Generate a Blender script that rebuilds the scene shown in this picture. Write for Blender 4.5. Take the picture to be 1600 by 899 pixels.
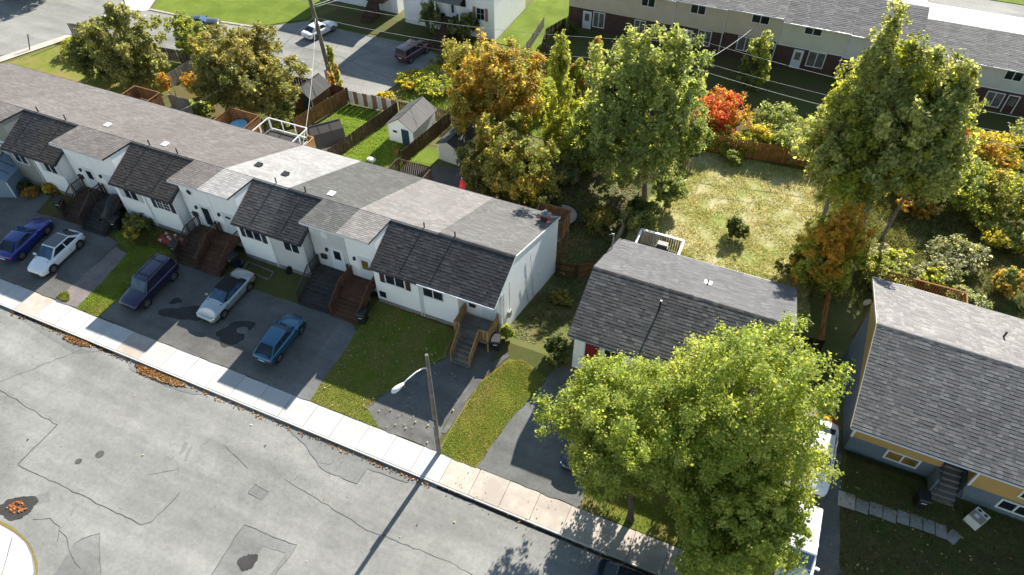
import bpy, bmesh, math, random
import numpy as np
from mathutils import Vector, Matrix
R = math.radians
random.seed(7)
scn = bpy.context.scene
for o in list(bpy.data.objects):
    bpy.data.objects.remove(o)

# ------------------------------------------------------------------ camera
CAM_H = 37.0
cam = bpy.data.cameras.new('camera'); cam_o = bpy.data.objects.new('camera', cam)
scn.collection.objects.link(cam_o)
cam_o.location = (0, 0, CAM_H)
cam_o.rotation_euler = (R(90 - 46.6), 0, R(23.4))
cam.sensor_width = 36.0; cam.lens = 1090 / 1600 * 36.0
cam.clip_start = 0.5; cam.clip_end = 2000
scn.camera = cam_o
# ------------------------------------------------------------------ sky + sun
SUN_EL, SUN_AZ = R(31.0), R(5.2)          # azimuth from +Y towards +X
w = bpy.data.worlds.new('World'); scn.world = w; w.use_nodes = True
nt = w.node_tree; nt.nodes.clear()
sky = nt.nodes.new('ShaderNodeTexSky'); sky.sky_type = 'NISHITA'; sky.sun_disc = False
sky.sun_elevation = SUN_EL; sky.sun_rotation = SUN_AZ; sky.air_density = 1.5; sky.dust_density = 0.4; sky.ozone_density = 1.5
bg = nt.nodes.new('ShaderNodeBackground'); bg.inputs[1].default_value = 0.064
wo = nt.nodes.new('ShaderNodeOutputWorld')
nt.links.new(sky.outputs[0], bg.inputs[0]); nt.links.new(bg.outputs[0], wo.inputs[0])
sl = bpy.data.lights.new('sun', 'SUN'); sl.energy = 5.0; sl.angle = R(0.53); sl.color = (1.0, 0.95, 0.86)
so = bpy.data.objects.new('sun', sl); scn.collection.objects.link(so)
sd = Vector((math.sin(SUN_AZ) * math.cos(SUN_EL), math.cos(SUN_AZ) * math.cos(SUN_EL), math.sin(SUN_EL)))
so.rotation_euler = sd.to_track_quat('Z', 'Y').to_euler(); so.location = sd * 200
scn.view_settings.view_transform = 'Standard'; scn.view_settings.look = 'None'
scn.view_settings.exposure = 1.42; scn.view_settings.gamma = 1.0
scn.view_settings.use_curve_mapping = False
scn.render.engine = 'CYCLES'
scn.cycles.max_bounces = 6; scn.cycles.transparent_max_bounces = 6
scn.cycles.use_adaptive_sampling = True
try:
    scn.cycles.use_denoising = True
except Exception:
    pass

# ------------------------------------------------------------------ helpers
C = scn.collection
TY = [-900, 16.15, 16.16, 17.95, 24, 26.8, 39, 57, 900]
TZ = [-.14, -.14, 0, .02, .32, .7, -3.6, -4.1, -4.1]
def tz(y):
    return float(np.interp(y, TY, TZ))
def lin(r, g, b):
    f = lambda c: ((c / 255.0 + 0.055) / 1.055) ** 2.4 if c > 10 else c / 255.0 / 12.92
    return (f(r), f(g), f(b))

class MB:
    def __init__(s):
        s.v = []; s.f = []
    def quad(s, a, b, c, d):
        n = len(s.v); s.v += [tuple(a), tuple(b), tuple(c), tuple(d)]; s.f.append((n, n + 1, n + 2, n + 3)); return s
    def poly(s, pts):
        n = len(s.v); s.v += [tuple(p) for p in pts]; s.f.append(tuple(range(n, n + len(pts)))); return s
    def hexa(s, p):
        n = len(s.v); s.v += [tuple(q) for q in p]
        for f in ((3, 2, 1, 0), (4, 5, 6, 7), (0, 1, 5, 4), (1, 2, 6, 5), (2, 3, 7, 6), (3, 0, 4, 7)):
            s.f.append(tuple(n + i for i in f))
        return s
    def box(s, x0, x1, y0, y1, z0, z1):
        return s.hexa([(x0, y0, z0), (x1, y0, z0), (x1, y1, z0), (x0, y1, z0), (x0, y0, z1), (x1, y0, z1), (x1, y1, z1), (x0, y1, z1)])
    def obox(s, c, sx, sy, sz, rz=0):
        ca, sa = math.cos(rz), math.sin(rz); P = []
        for dz in (-sz / 2, sz / 2):
            for dx, dy in ((-sx / 2, -sy / 2), (sx / 2, -sy / 2), (sx / 2, sy / 2), (-sx / 2, sy / 2)):
                P.append((c[0] + dx * ca - dy * sa, c[1] + dx * sa + dy * ca, c[2] + dz))
        return s.hexa(P)
    def beam(s, p0, p1, wd, ht, up=(0, 0, 1)):
        p0 = Vector(p0); p1 = Vector(p1); d = (p1 - p0).normalized(); u = Vector(up)
        sx = d.cross(u)
        if sx.length < 1e-4: sx = d.cross(Vector((0, 1, 0)))
        sx.normalize(); uz = sx.cross(d).normalized(); sx *= wd / 2; uz *= ht / 2
        return s.hexa([p0 - sx - uz, p0 + sx - uz, p0 + sx + uz, p0 - sx + uz, p1 - sx - uz, p1 + sx - uz, p1 + sx + uz, p1 - sx + uz])
    def prism_x(s, prof, x0, x1):               # prof: (y, z) polygon
        n = len(s.v); k = len(prof)
        s.v += [(x0, y, z) for y, z in prof] + [(x1, y, z) for y, z in prof]
        s.f.append(tuple(range(n + k - 1, n - 1, -1))); s.f.append(tuple(range(n + k, n + 2 * k)))
        for i in range(k):
            j = (i + 1) % k; s.f.append((n + i, n + j, n + k + j, n + k + i))
        return s
    def prism_z(s, poly, z0, z1):
        n = len(s.v); k = len(poly)
        s.v += [(p[0], p[1], z0) for p in poly] + [(p[0], p[1], z1) for p in poly]
        s.f.append(tuple(range(n + k - 1, n - 1, -1))); s.f.append(tuple(range(n + k, n + 2 * k)))
        for i in range(k):
            j = (i + 1) % k; s.f.append((n + i, n + j, n + k + j, n + k + i))
        return s
    def tube(s, pts, rad, n=8, cap=True):
        pts = [Vector(p) for p in pts]
        if not hasattr(rad, '__len__'): rad = [rad] * len(pts)
        base = len(s.v); m = len(pts); ref = Vector((0.31, 0.17, 0.93))
        for i, p in enumerate(pts):
            d = (pts[min(i + 1, m - 1)] - pts[max(i - 1, 0)]).normalized()
            a = d.cross(ref)
            if a.length < 1e-3: a = d.cross(Vector((1, 0, 0)))
            a.normalize(); b = d.cross(a).normalized()
            for k in range(n):
                t = 2 * math.pi * k / n
                s.v.append(tuple(p + (a * math.cos(t) + b * math.sin(t)) * rad[i]))
        for i in range(m - 1):
            for k in range(n):
                k2 = (k + 1) % n
                s.f.append((base + i * n + k, base + i * n + k2, base + (i + 1) * n + k2, base + (i + 1) * n + k))
        if cap:
            s.f.append(tuple(base + k for k in range(n))[::-1]); s.f.append(tuple(base + (m - 1) * n + k for k in range(n)))
        return s
    def mesh(s, name, smooth=False):
        me = bpy.data.meshes.new(name); me.from_pydata(s.v, [], s.f); me.update()
        if smooth:
            me.polygons.foreach_set('use_smooth', [True] * len(me.polygons))
        return me
    def build(s, name, mt, parent=None, smooth=False, fix=True):
        me = s.mesh(name, smooth); me.materials.append(M[mt] if isinstance(mt, str) else mt)
        if fix:
            bm = bmesh.new(); bm.from_mesh(me); bmesh.ops.recalc_face_normals(bm, faces=bm.faces); bm.to_mesh(me); bm.free()
        return link(name, me, parent)
def link(name, me, parent=None, loc=None):
    o = bpy.data.objects.new(name, me); C.objects.link(o)
    if parent is not None:
        o.parent = parent
        b = parent.get('_b')
        if b is not None:                       # part built in world coordinates under a root standing at b
            o.location = (-b[0], -b[1], -b[2])
    if loc is not None:
        o.location = Vector(o.location) + Vector(loc)
    return o
ROOTS = []
def thing(name, label, cat, loc=(0, 0, 0), group=None, world=True, rot=None):
    o = bpy.data.objects.new(name, None); C.objects.link(o); o.location = loc
    o.empty_display_size = 0.3
    o['label'] = label; o['category'] = cat
    if group: o['group'] = group
    if world: o['_b'] = list(loc)
    if rot is not None: o.rotation_euler = rot
    ROOTS.append(o)
    return o
def tag(o, label, cat, group=None):
    o['label'] = label; o['category'] = cat
    if group: o['group'] = group
    return o
def struct(o, kind='structure'):
    o['kind'] = kind; return o

# ------------------------------------------------------------------ materials
M = {}
def nodes(name):
    m = bpy.data.materials.new(name); m.use_nodes = True; M[name] = m
    t = m.node_tree; b = t.nodes['Principled BSDF']
    return m, t, b
def mixc(t, fac, a, b, mode='MIX'):
    n = t.nodes.new('ShaderNodeMix'); n.data_type = 'RGBA'; n.blend_type = mode
    for s, v in ((0, fac), (6, a), (7, b)):
        if hasattr(v, 'links') or hasattr(v, 'is_output'): t.links.new(v, n.inputs[s])
        else: n.inputs[s].default_value = (v if s == 0 else (*v[:3], 1))
    return n.outputs[2]
def noise(t, vec, scale, detail=4, rough=.6):
    n = t.nodes.new('ShaderNodeTexNoise'); n.inputs['Scale'].default_value = scale
    n.inputs['Detail'].default_value = detail; n.inputs['Roughness'].default_value = rough
    if vec is not None: t.links.new(vec, n.inputs['Vector'])
    return n.outputs[0]
def ramp(t, fac, stops):
    n = t.nodes.new('ShaderNodeValToRGB'); cr = n.color_ramp
    while len(cr.elements) < len(stops): cr.elements.new(.5)
    for e, (p, c) in zip(cr.elements, stops):
        e.position = p; e.color = (c, c, c, 1) if not hasattr(c, '__len__') else (*c[:3], 1)
    t.links.new(fac, n.inputs[0]); return n.outputs[0]
def pos(t):
    return t.nodes.new('ShaderNodeNewGeometry').outputs['Position']
def island(t):
    return t.nodes.new('ShaderNodeNewGeometry').outputs['Random Per Island']
def obj_rand(t):
    return t.nodes.new('ShaderNodeObjectInfo').outputs['Random']
def bump(t, b, h, strength=.3, dist=.02):
    n = t.nodes.new('ShaderNodeBump'); n.inputs['Strength'].default_value = strength; n.inputs['Distance'].default_value = dist
    t.links.new(h, n.inputs['Height']); t.links.new(n.outputs[0], b.inputs['Normal'])
def surf(name, c1, c2, scale=1.0, fine=30, rough=.85, bmp=.2, spec=.3, c3=None, s3=.15, rnd=0, metallic=0, finev=.25, bd=.01):
    m, t, b = nodes(name); p = pos(t)
    col = mixc(t, ramp(t, noise(t, p, scale, 5), [(.35, 0), (.65, 1)]), c1, c2)
    if c3: col = mixc(t, ramp(t, noise(t, p, s3, 4), [(.45, 0), (.62, 1)]), col, c3)
    nf = noise(t, p, fine, 3, .7)
    col = mixc(t, finev, col, ramp(t, nf, [(.3, .15), (.7, 1.0)]), 'MULTIPLY') if finev else col
    if rnd:
        col = mixc(t, rnd, col, ramp(t, obj_rand(t), [(0, .35), (1, 1.0)]), 'MULTIPLY')
    t.links.new(col, b.inputs['Base Color']); b.inputs['Roughness'].default_value = rough
    b.inputs['Specular IOR Level'].default_value = spec; b.inputs['Metallic'].default_value = metallic
    if bmp: bump(t, b, nf, bmp, bd)
    return m
def paint(name, c, rough=.3, coat=.0, metallic=0, spec=.5):
    m, t, b = nodes(name); p = pos(t)
    col = mixc(t, noise(t, p, 3, 3), c, tuple(x * .88 for x in c))
    t.links.new(col, b.inputs['Base Color']); b.inputs['Roughness'].default_value = rough
    b.inputs['Metallic'].default_value = metallic; b.inputs['Coat Weight'].default_value = coat
    b.inputs['Coat Roughness'].default_value = .05
    b.inputs['Specular IOR Level'].default_value = spec
    return m
def siding(name, c, c2=None, pitch=.11, horiz=True):
    m, t, b = nodes(name); p = pos(t)
    sep = t.nodes.new('ShaderNodeSeparateXYZ'); t.links.new(p, sep.inputs[0])
    src = sep.outputs[2]
    md = t.nodes.new('ShaderNodeMath'); md.operation = 'MODULO'; t.links.new(src, md.inputs[0]); md.inputs[1].default_value = pitch
    ab = t.nodes.new('ShaderNodeMath'); ab.operation = 'ABSOLUTE'; t.links.new(md.outputs[0], ab.inputs[0])
    dv = t.nodes.new('ShaderNodeMath'); dv.operation = 'DIVIDE'; t.links.new(ab.outputs[0], dv.inputs[0]); dv.inputs[1].default_value = pitch
    col = mixc(t, ramp(t, noise(t, p, .8, 5), [(.4, 0), (.75, 1)]), c, c2 or tuple(x * .86 for x in c))
    t.links.new(col, b.inputs['Base Color']); b.inputs['Roughness'].default_value = .55
    b.inputs['Specular IOR Level'].default_value = .3
    bump(t, b, dv.outputs[0], .35, .012)
    return m
def shingle(name, c1, c2, contrast=.5):
    m, t, b = nodes(name); p = pos(t)
    ma = t.nodes.new('ShaderNodeMath'); ma.operation = 'MULTIPLY_ADD'; t.links.new(obj_rand(t), ma.inputs[0]); ma.inputs[1].default_value = 17.3; t.links.new(island(t), ma.inputs[2])
    fr = t.nodes.new('ShaderNodeMath'); fr.operation = 'FRACT'; t.links.new(ma.outputs[0], fr.inputs[0])
    col = mixc(t, ramp(t, fr.outputs[0], [(0, 0), (.7, .5), (1, 1)]), c1, c2)
    col = mixc(t, .35 * contrast * 2, col, ramp(t, noise(t, p, .55, 5), [(.3, .45), (.7, 1.0)]), 'MULTIPLY')
    g = noise(t, p, 70, 2, .8)
    col = mixc(t, .5, col, ramp(t, g, [(.25, .35), (.75, 1.15)]), 'MULTIPLY')
    t.links.new(col, b.inputs['Base Color']); b.inputs['Roughness'].default_value = .9
    b.inputs['Specular IOR Level'].default_value = .2
    bump(t, b, g, .35, .006)
    return m
def glass(name, c=(.012, .016, .022), rough=.06):
    m, t, b = nodes(name); p = pos(t)
    col = mixc(t, ramp(t, noise(t, p, 1.3, 2), [(.35, 0), (.7, 1)]), c, tuple(x * 2.2 for x in c))
    t.links.new(col, b.inputs['Base Color']); b.inputs['Roughness'].default_value = rough
    b.inputs['Specular IOR Level'].default_value = .32
    return m

def t_noise_vec(t, p):
    n = t.nodes.new('ShaderNodeTexNoise'); n.inputs['Scale'].default_value = 1.5; n.inputs['Detail'].default_value = 4; t.links.new(p, n.inputs['Vector'])
    v = t.nodes.new('ShaderNodeVectorMath'); v.operation = 'MULTIPLY_ADD'; t.links.new(n.outputs['Color'], v.inputs[0]); v.inputs[1].default_value = (6, 6, 6); t.links.new(p, v.inputs[2])
    return v.outputs[0]
# asphalt family: speckled, blotchy, with darker worn lanes
def asphalt(name, c, dark=.72, blotch=.25, speck=60):
    m, t, b = nodes(name); p = pos(t)
    col = mixc(t, ramp(t, noise(t, p, blotch, 6, .62), [(.36, 0), (.66, 1)]), tuple(x * dark for x in c), c)
    mp = t.nodes.new('ShaderNodeMapping'); mp.inputs['Scale'].default_value = (.07, .55, 1); t.links.new(p, mp.inputs[0])
    col = mixc(t, .55, col, ramp(t, noise(t, mp.outputs[0], 1.0, 5, .6), [(.38, .58), (.62, 1.0)]), 'MULTIPLY')
    col = mixc(t, .7, col, ramp(t, noise(t, p, 4.5, 8, .78), [(.3, .62), (.62, 1.0)]), 'MULTIPLY')
    vo = t.nodes.new('ShaderNodeTexVoronoi'); vo.feature = 'DISTANCE_TO_EDGE'; vo.inputs['Scale'].default_value = .9
    wv = mixc(t, .12, p, t_noise_vec(t, p)); t.links.new(wv, vo.inputs['Vector'])
    ck = ramp(t, vo.outputs['Distance'], [(.0, .55), (.012, 1.0)])
    col = mixc(t, ramp(t, noise(t, p, .12, 3), [(.5, 0), (.62, .8)]), col, mixc(t, 1.0, col, ck, 'MULTIPLY'))
    g = noise(t, p, speck, 2, .8)
    col = mixc(t, .45, col, ramp(t, g, [(.25, .35), (.72, 1.2)]), 'MULTIPLY')
    t.links.new(col, b.inputs['Base Color']); b.inputs['Roughness'].default_value = .9
    b.inputs['Specular IOR Level'].default_value = .25
    bump(t, b, g, .4, .006)
    return m
asphalt('road_asphalt', (.335, .33, .308), .74)
asphalt('road_asphalt_worn', (.335, .332, .312), .78)
asphalt('road_asphalt_patch', (.26, .26, .248), .8)
asphalt('drive_asphalt', (.20, .192, .178), .72, .5)
asphalt('drive_asphalt_grey', (.22, .218, .208), .72, .5)
asphalt('drive_gravel', (.20, .195, .185), .6, .8, 22)
asphalt('sealed_asphalt', (.07, .067, .065), .75, .9)
asphalt('lot_asphalt', (.33, .325, .30), .75, .2)
asphalt('pink_gravel', (.30, .25, .235), .75, .8, 25)
surf('concrete', (.62, .605, .58), (.50, .485, .46), .9, 45, .85, .25, .25, (.54, .51, .475), .25, .25)
surf('concrete_old', (.56, .49, .42), (.46, .40, .34), 1.6, 40, .9, .3, .2, (.42, .36, .31), .5, .2)
surf('concrete_grey', (.36, .35, .33), (.28, .27, .26), 1.3, 40, .9, .3, .2, None, .3, .25)
surf('kerb_dirt', (.06, .045, .03), (.03, .025, .02), 3, 20, .95, .4)
surf('crack', (.075, .074, .07), (.11, .108, .10), 4, 30, .95, .0, .1)
surf('soil', (.13, .105, .055), (.09, .085, .04), .8, 18, .95, .6, .1, (.09, .11, .035), .3, bd=.03)
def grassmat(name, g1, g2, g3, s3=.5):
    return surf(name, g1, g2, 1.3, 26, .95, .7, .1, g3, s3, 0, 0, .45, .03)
grassmat('ground_mix', (.14, .155, .045), (.18, .15, .065), (.10, .13, .035), .16)
grassmat('lawn', (.15, .19, .03), (.20, .22, .04), (.26, .21, .07), .45)
grassmat('lawn_bright', (.14, .20, .025), (.18, .23, .035), (.12, .17, .02), .3)
grassmat('lawn_dry', (.50, .44, .27), (.36, .35, .14), (.26, .29, .08), .22)
grassmat('lawn_mid', (.27, .29, .07), (.35, .34, .11), (.20, .24, .05), .35)
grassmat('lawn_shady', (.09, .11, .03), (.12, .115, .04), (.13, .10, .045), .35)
# leaf material: colour comes per leaf
def leafmat(name, attr='leafcol', trans=.6):
    m, t, b = nodes(name)
    a = t.nodes.new('ShaderNodeAttribute'); a.attribute_name = attr
    tr = t.nodes.new('ShaderNodeBsdfTranslucent'); mx = t.nodes.new('ShaderNodeMixShader'); mx.inputs[0].default_value = trans
    t.links.new(a.outputs['Color'], b.inputs['Base Color']); b.inputs['Roughness'].default_value = .6
    b.inputs['Specular IOR Level'].default_value = .22
    tc = mixc(t, 1.0, a.outputs['Color'], (1.5, 1.4, .8), 'MULTIPLY')
    t.links.new(tc, tr.inputs[0])
    o = t.nodes['Material Output']; t.links.new(b.outputs[0], mx.inputs[1]); t.links.new(tr.outputs[0], mx.inputs[2]); t.links.new(mx.outputs[0], o.inputs[0])
leafmat('leaf')
leafmat('grass_blade', 'leafcol', .35)
surf('concrete_steps', (.27, .24, .215), (.20, .178, .16), 1.5, 40, .9, .3, .2, None, .3, .2)
surf('bark', (.15, .12, .09), (.085, .068, .052), 4, 25, .95, .6, .1)
surf('bark_pale', (.30, .27, .23), (.17, .15, .125), 4, 20, .9, .6, .1)
surf('litter', (.24, .15, .05), (.20, .20, .06), 6, 20, .9, .0, .2)
# woods
def wood(name, c1, c2, rnd=.45):
    return surf(name, c1, c2, 2.2, 24, .85, .3, .2, None, .3, rnd)
wood('wood_new', (.50, .30, .14), (.40, .23, .10))
wood('wood_orange', (.40, .19, .065), (.28, .13, .045))
wood('wood_cedar', (.30, .15, .065), (.22, .105, .045))
wood('wood_brown', (.13, .08, .055), (.085, .053, .038))
wood('wood_darkgrey', (.09, .08, .075), (.06, .054, .052))
wood('wood_red', (.17, .085, .055), (.12, .06, .04))
wood('wood_grey', (.27, .24, .20), (.17, .15, .13))
wood('wood_weathered', (.34, .31, .27), (.24, .22, .19))
wood('pole_wood', (.25, .225, .195), (.15, .135, .115), 0)
# walls
siding('siding_white', (.92, .92, .92), (.86, .86, .87))
siding('siding_offwhite', (.92, .92, .93), (.86, .86, .88))
siding('siding_grey', (.60, .60, .60))
siding('siding_sage', (.29, .30, .27))
siding('siding_beige', (.64, .54, .42))
siding('siding_cream', (.62, .60, .50))
siding('siding_pale', (.60, .60, .56))
siding('siding_yellow', (.52, .33, .12), None, .2)
surf('paint_blue', (.17, .21, .25), (.14, .175, .215), 1.2, 30, .7, .1)
surf('brick_brown', (.12, .068, .055), (.085, .05, .042), 2.5, 26, .9, .4)
surf('brick_red', (.40, .07, .05), (.30, .05, .04), 5, 30, .85, .3)
surf('foundation', (.32, .31, .29), (.22, .21, .20), 1.5, 30, .9, .2)
paint('trim_white', (.80, .80, .80), .4)
paint('door_white', (.72, .77, .82), .35)
paint('door_red', (.22, .025, .025), .4)
paint('door_navy', (.02, .055, .10), .4)
paint('fascia_dark', (.022, .022, .03), .5)
paint('gutter_white', (.78, .78, .80), .35)
paint('metal_grey', (.42, .43, .44), .35, 0, .6)
paint('metal_white', (.80, .80, .78), .35)
paint('black_plastic', (.018, .018, .02), .45)
paint('bin_black', (.02, .02, .022), .42)
paint('shutter_maroon', (.085, .035, .035), .5)
paint('shutter_dark', (.03, .04, .045), .5)
paint('shutter_white', (.60, .60, .60), .5)
paint('shutter_rose', (.36, .16, .14), .5)
paint('wire', (.05, .05, .05), .6)
paint('wire_pale', (.45, .45, .45), .6)
paint('red_cloth', (.62, .03, .05), .8)
paint('blue_plastic', (.10, .30, .48), .4)
paint('shed_blue', (.20, .27, .36), .6)
paint('teal_plastic', (.03, .25, .25), .5)
paint('sign_white', (.75, .75, .75), .4)
glass('window_glass')
glass('window_curtain', (.10, .09, .08), .15)
glass('window_brown', (.16, .10, .03), .25)
glass('car_glass', (.012, .018, .026), .05)
glass('car_glass_sky', (.03, .06, .10), .04)  # blue sky reflection painted into the base colour of the glass
# roofs
shingle('shingle_charcoal', (.060, .056, .058), (.10, .095, .096))
shingle('shingle_charcoal_light', (.10, .094, .09), (.15, .14, .135))
shingle('shingle_brown_dark', (.075, .064, .058), (.115, .10, .09))
shingle('shingle_grey', (.115, .112, .108), (.175, .17, .165))
shingle('shingle_midgrey', (.085, .085, .082), (.13, .13, .125))
shingle('shingle_pale', (.18, .168, .162), (.26, .245, .237))
shingle('shingle_white', (.27, .265, .26), (.37, .362, .357))
shingle('shingle_taupe', (.125, .111, .107), (.18, .163, .158))
shingle('shingle_taupe2', (.135, .122, .118), (.195, .18, .174))
shingle('shingle_slate', (.12, .117, .117), (.205, .20, .197))
shingle('shingle_slate_pale', (.19, .18, .177), (.31, .295, .288))
shingle('shingle_house', (.075, .073, .074), (.15, .146, .142))
shingle('shingle_blue', (.10, .10, .105), (.16, .16, .165))
# vehicles
paint('car_white', (.80, .81, .82), .25, 1)
paint('car_blue', (.012, .03, .22), .28, 1, .3)
paint('car_purple', (.020, .014, .055), .28, 1, .3)
paint('car_silver', (.42, .46, .46), .3, 1, .5)
paint('car_teal', (.02, .12, .21), .28, 1, .4)
paint('car_black', (.012, .013, .018), .25, 1, .2)
paint('car_maroon', (.10, .035, .055), .3, 1, .3)
paint('car_navy', (.012, .018, .045), .25, 1, .3)
surf('soft_top', (.022, .018, .02), (.03, .026, .028), 6, 60, .9, .3)
paint('tyre', (.014, .014, .015), .8)
paint('rim', (.40, .41, .42), .3, 0, .8)
paint('rim_dark', (.10, .10, .11), .35, 0, .8)
paint('lamp_red', (.45, .012, .015), .2, .5)
paint('lamp_clear', (.62, .64, .66), .12, .5)
paint('plate', (.65, .68, .72), .5)
paint('roof_black', (.03, .024, .022), .12, 1)
# ================================================================== SETTING
rng = np.random.default_rng(11)
def clip(poly, axis_y, keep_above):
    out = []
    for i in range(len(poly)):
        a, b = poly[i], poly[(i + 1) % len(poly)]
        ia = (a[1] >= axis_y) == keep_above or a[1] == axis_y; ib = (b[1] >= axis_y) == keep_above or b[1] == axis_y
        if ia: out.append(a)
        if ia != ib and a[1] != b[1]:
            t = (axis_y - a[1]) / (b[1] - a[1]); out.append((a[0] + t * (b[0] - a[0]), axis_y))
    return out
def wobble(poly, amp=.08, step=.6, seed=1):
    r = random.Random(seed); out = []
    for i in range(len(poly)):
        a, b = poly[i], poly[(i + 1) % len(poly)]
        L = math.hypot(b[0] - a[0], b[1] - a[1]); n = max(1, int(L / step))
        for k in range(n):
            t = k / n
            out.append((a[0] + t * (b[0] - a[0]) + r.uniform(-amp, amp), a[1] + t * (b[1] - a[1]) + r.uniform(-amp, amp)))
    return out
def sheet(name, poly, off, mt, parent=None, kind=True):
    mb = MB()
    cuts = [y for y in TY if y not in (16.16,)]
    for y0, y1 in zip(cuts[:-1], cuts[1:]):
        p = clip(clip(poly, y0, True), y1, False)
        if len(p) >= 3:
            mb.poly([(x, y, (tz(y) if y > 16.15 or y0 >= 16.15 else -.14) + off) for x, y in p])
    o = mb.build(name, mt, parent, fix=False)
    me = o.data; bm = bmesh.new(); bm.from_mesh(me)
    bmesh.ops.triangulate(bm, faces=bm.faces)
    for f in bm.faces:
        if f.normal.z < 0: f.normal_flip()
    bm.to_mesh(me); bm.free()
    if parent is None and kind: struct(o)
    return o
def blob(cx, cy, rx, ry, seed, n=22, rough=.35, rot=0):
    r = random.Random(seed); ph = [r.uniform(0, 6.28) for _ in range(5)]; out = []
    for k in range(n):
        t = 2 * math.pi * k / n
        q = 1 + rough * (.5 * math.sin(2 * t + ph[0]) + .35 * math.sin(3 * t + ph[1]) + .25 * math.sin(5 * t + ph[2])) + r.uniform(-.06, .06)
        x, y = rx * q * math.cos(t), ry * q * math.sin(t)
        out.append((cx + x * math.cos(rot) - y * math.sin(rot), cy + x * math.sin(rot) + y * math.cos(rot)))
    return out
def ribbon(name, pts, wd, off, mt, parent, jit=.03, seed=1):
    r = random.Random(seed); P = []
    for a, b in zip(pts[:-1], pts[1:]):
        n = max(1, int(math.hypot(b[0] - a[0], b[1] - a[1]) / .35))
        for k in range(n):
            t = k / n; P.append((a[0] + t * (b[0] - a[0]) + r.uniform(-jit, jit), a[1] + t * (b[1] - a[1]) + r.uniform(-jit, jit)))
    P.append(pts[-1]); mb = MB(); prev = None
    for i, p in enumerate(P):
        q = P[min(i + 1, len(P) - 1)]; o = P[max(i - 1, 0)]
        d = Vector((q[0] - o[0], q[1] - o[1], 0)).normalized(); s = Vector((-d.y, d.x, 0)) * wd * r.uniform(.3, .7)
        z = (tz(p[1]) if p[1] > 16.15 else -.14) + off
        cur = (Vector((p[0], p[1], z)) + s, Vector((p[0], p[1], z)) - s)
        if prev: mb.quad(prev[0], prev[1], cur[1], cur[0])
        prev = cur
    return mb.build(name, mt, parent)

# ground: one sheet out to the horizon
mb = MB()
xs = [-900, -120, -60, -30, 0, 30, 120, 900]; ys = [-900, -60, 0, 16.15, 16.2, 17.95, 24, 26.8, 30, 34, 39, 45, 57, 80, 120, 900]
for i in range(len(ys) - 1):
    for j in range(len(xs) - 1):
        f = lambda x, y: (x, y, tz(y) - .04)
        mb.quad(f(xs[j], ys[i]), f(xs[j + 1], ys[i]), f(xs[j + 1], ys[i + 1]), f(xs[j], ys[i + 1]))
struct(mb.build('ground', 'ground_mix'))

# street
road = sheet('road', [(-400, -120), (400, -120), (400, 16.15), (-400, 16.15)], 0, 'road_asphalt')
sheet('asphalt_patch', [(-35.0, 7.4), (-25.4, 7.5), (-24.9, 11.2), (-26.8, 12.8), (-35.1, 9.9)], .004, 'road_asphalt_worn', road)
sheet('asphalt_patch', [(-41, 11.4), (-39.3, 15.0), (-36.5, 15.4), (-35.0, 10.5), (-40.5, 10.9)], .004, 'road_asphalt', road)
sheet('asphalt_patch', [(-20.4, 9.7), (-17.0, 9.9), (-17.1, 8.1), (-18.2, 5.8), (-20.2, 6.6)], .004, 'road_asphalt_patch', road)
sheet('asphalt_patch', [(-18.6, 9.2), (-17.3, 9.3), (-17.5, 6.2), (-18.9, 6.0)], .008, 'road_asphalt_worn', road)
sheet('asphalt_patch', [(-22.7, 16.1), (-20.3, 15.3), (-18.3, 14.3), (-16.0, 14.3), (-15.9, 15.4), (-13.3, 15.55), (-12.4, 15.7), (-12.3, 16.1)], .004, 'road_asphalt_patch', road)
sheet('asphalt_patch', [(-21.4, 11.35), (-21.3, 11.95), (-20.4, 11.9), (-20.4, 11.3)], .004, 'road_asphalt_patch', road)
sheet('asphalt_patch', [(-28.2, 5.2), (-27.4, 6.2), (-25.6, 4.5), (-24.5, 2.0), (-27.5, 2.0)], .004, 'road_asphalt_patch', road)
sheet('asphalt_patch', [(-44.6, 15.7), (-38.4, 14.9), (-37.2, 15.7), (-44.6, 16.1)], .006, 'road_asphalt_patch', road)
sheet('asphalt_patch', [(-32.5, 6.35), (-31.9, 6.9), (-31.4, 6.5), (-32.0, 5.95)], .004, 'road_asphalt_patch', road)
for i, p in enumerate([
    [(-35.0, 7.4), (-30, 7.45), (-25.6, 7.45), (-25.2, 7.8), (-25.0, 9.8)],
    [(-41.2, 11.2), (-38.2, 15.6)], [(-41.5, 10.9), (-35.1, 10.35), (-35.0, 7.45)], [(-35.05, 7.4), (-35.1, 10.3)],
    [(-22.8, 16.0), (-20.6, 15.4), (-18.4, 14.3), (-16.0, 14.28), (-15.9, 15.4), (-13.3, 15.55)],
    [(-20.4, 9.7), (-17.0, 9.9), (-17.1, 8.1), (-17.4, 7.4)], [(-20.4, 9.7), (-20.2, 6.6), (-20.6, 3)], [(-18.6, 9.2), (-17.35, 9.3)],
    [(-21.4, 11.35), (-21.3, 11.95), (-20.4, 11.9), (-20.4, 11.3), (-21.4, 11.35)],
    [(-28.2, 5.2), (-27.4, 6.2), (-25.6, 4.5), (-24.5, 2.0)], [(-31.4, 5.3), (-30.6, 5.7), (-29.7, 5.6), (-29.1, 4.9)],
    [(-29.5, 5.4), (-28.9, 5.3), (-27.8, 4.6), (-26.8, 4.3)], [(-24.6, 13.3), (-22.4, 12.6)], [(-27.5, 9.9), (-26.1, 11.0)],
    [(-5, 12), (-9, 12.4), (-14, 12.2), (-20, 12.9)]]):
    ribbon('crack', p, (.03 if i < 9 else .022), .011, 'crack', road, .05, i)
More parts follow.
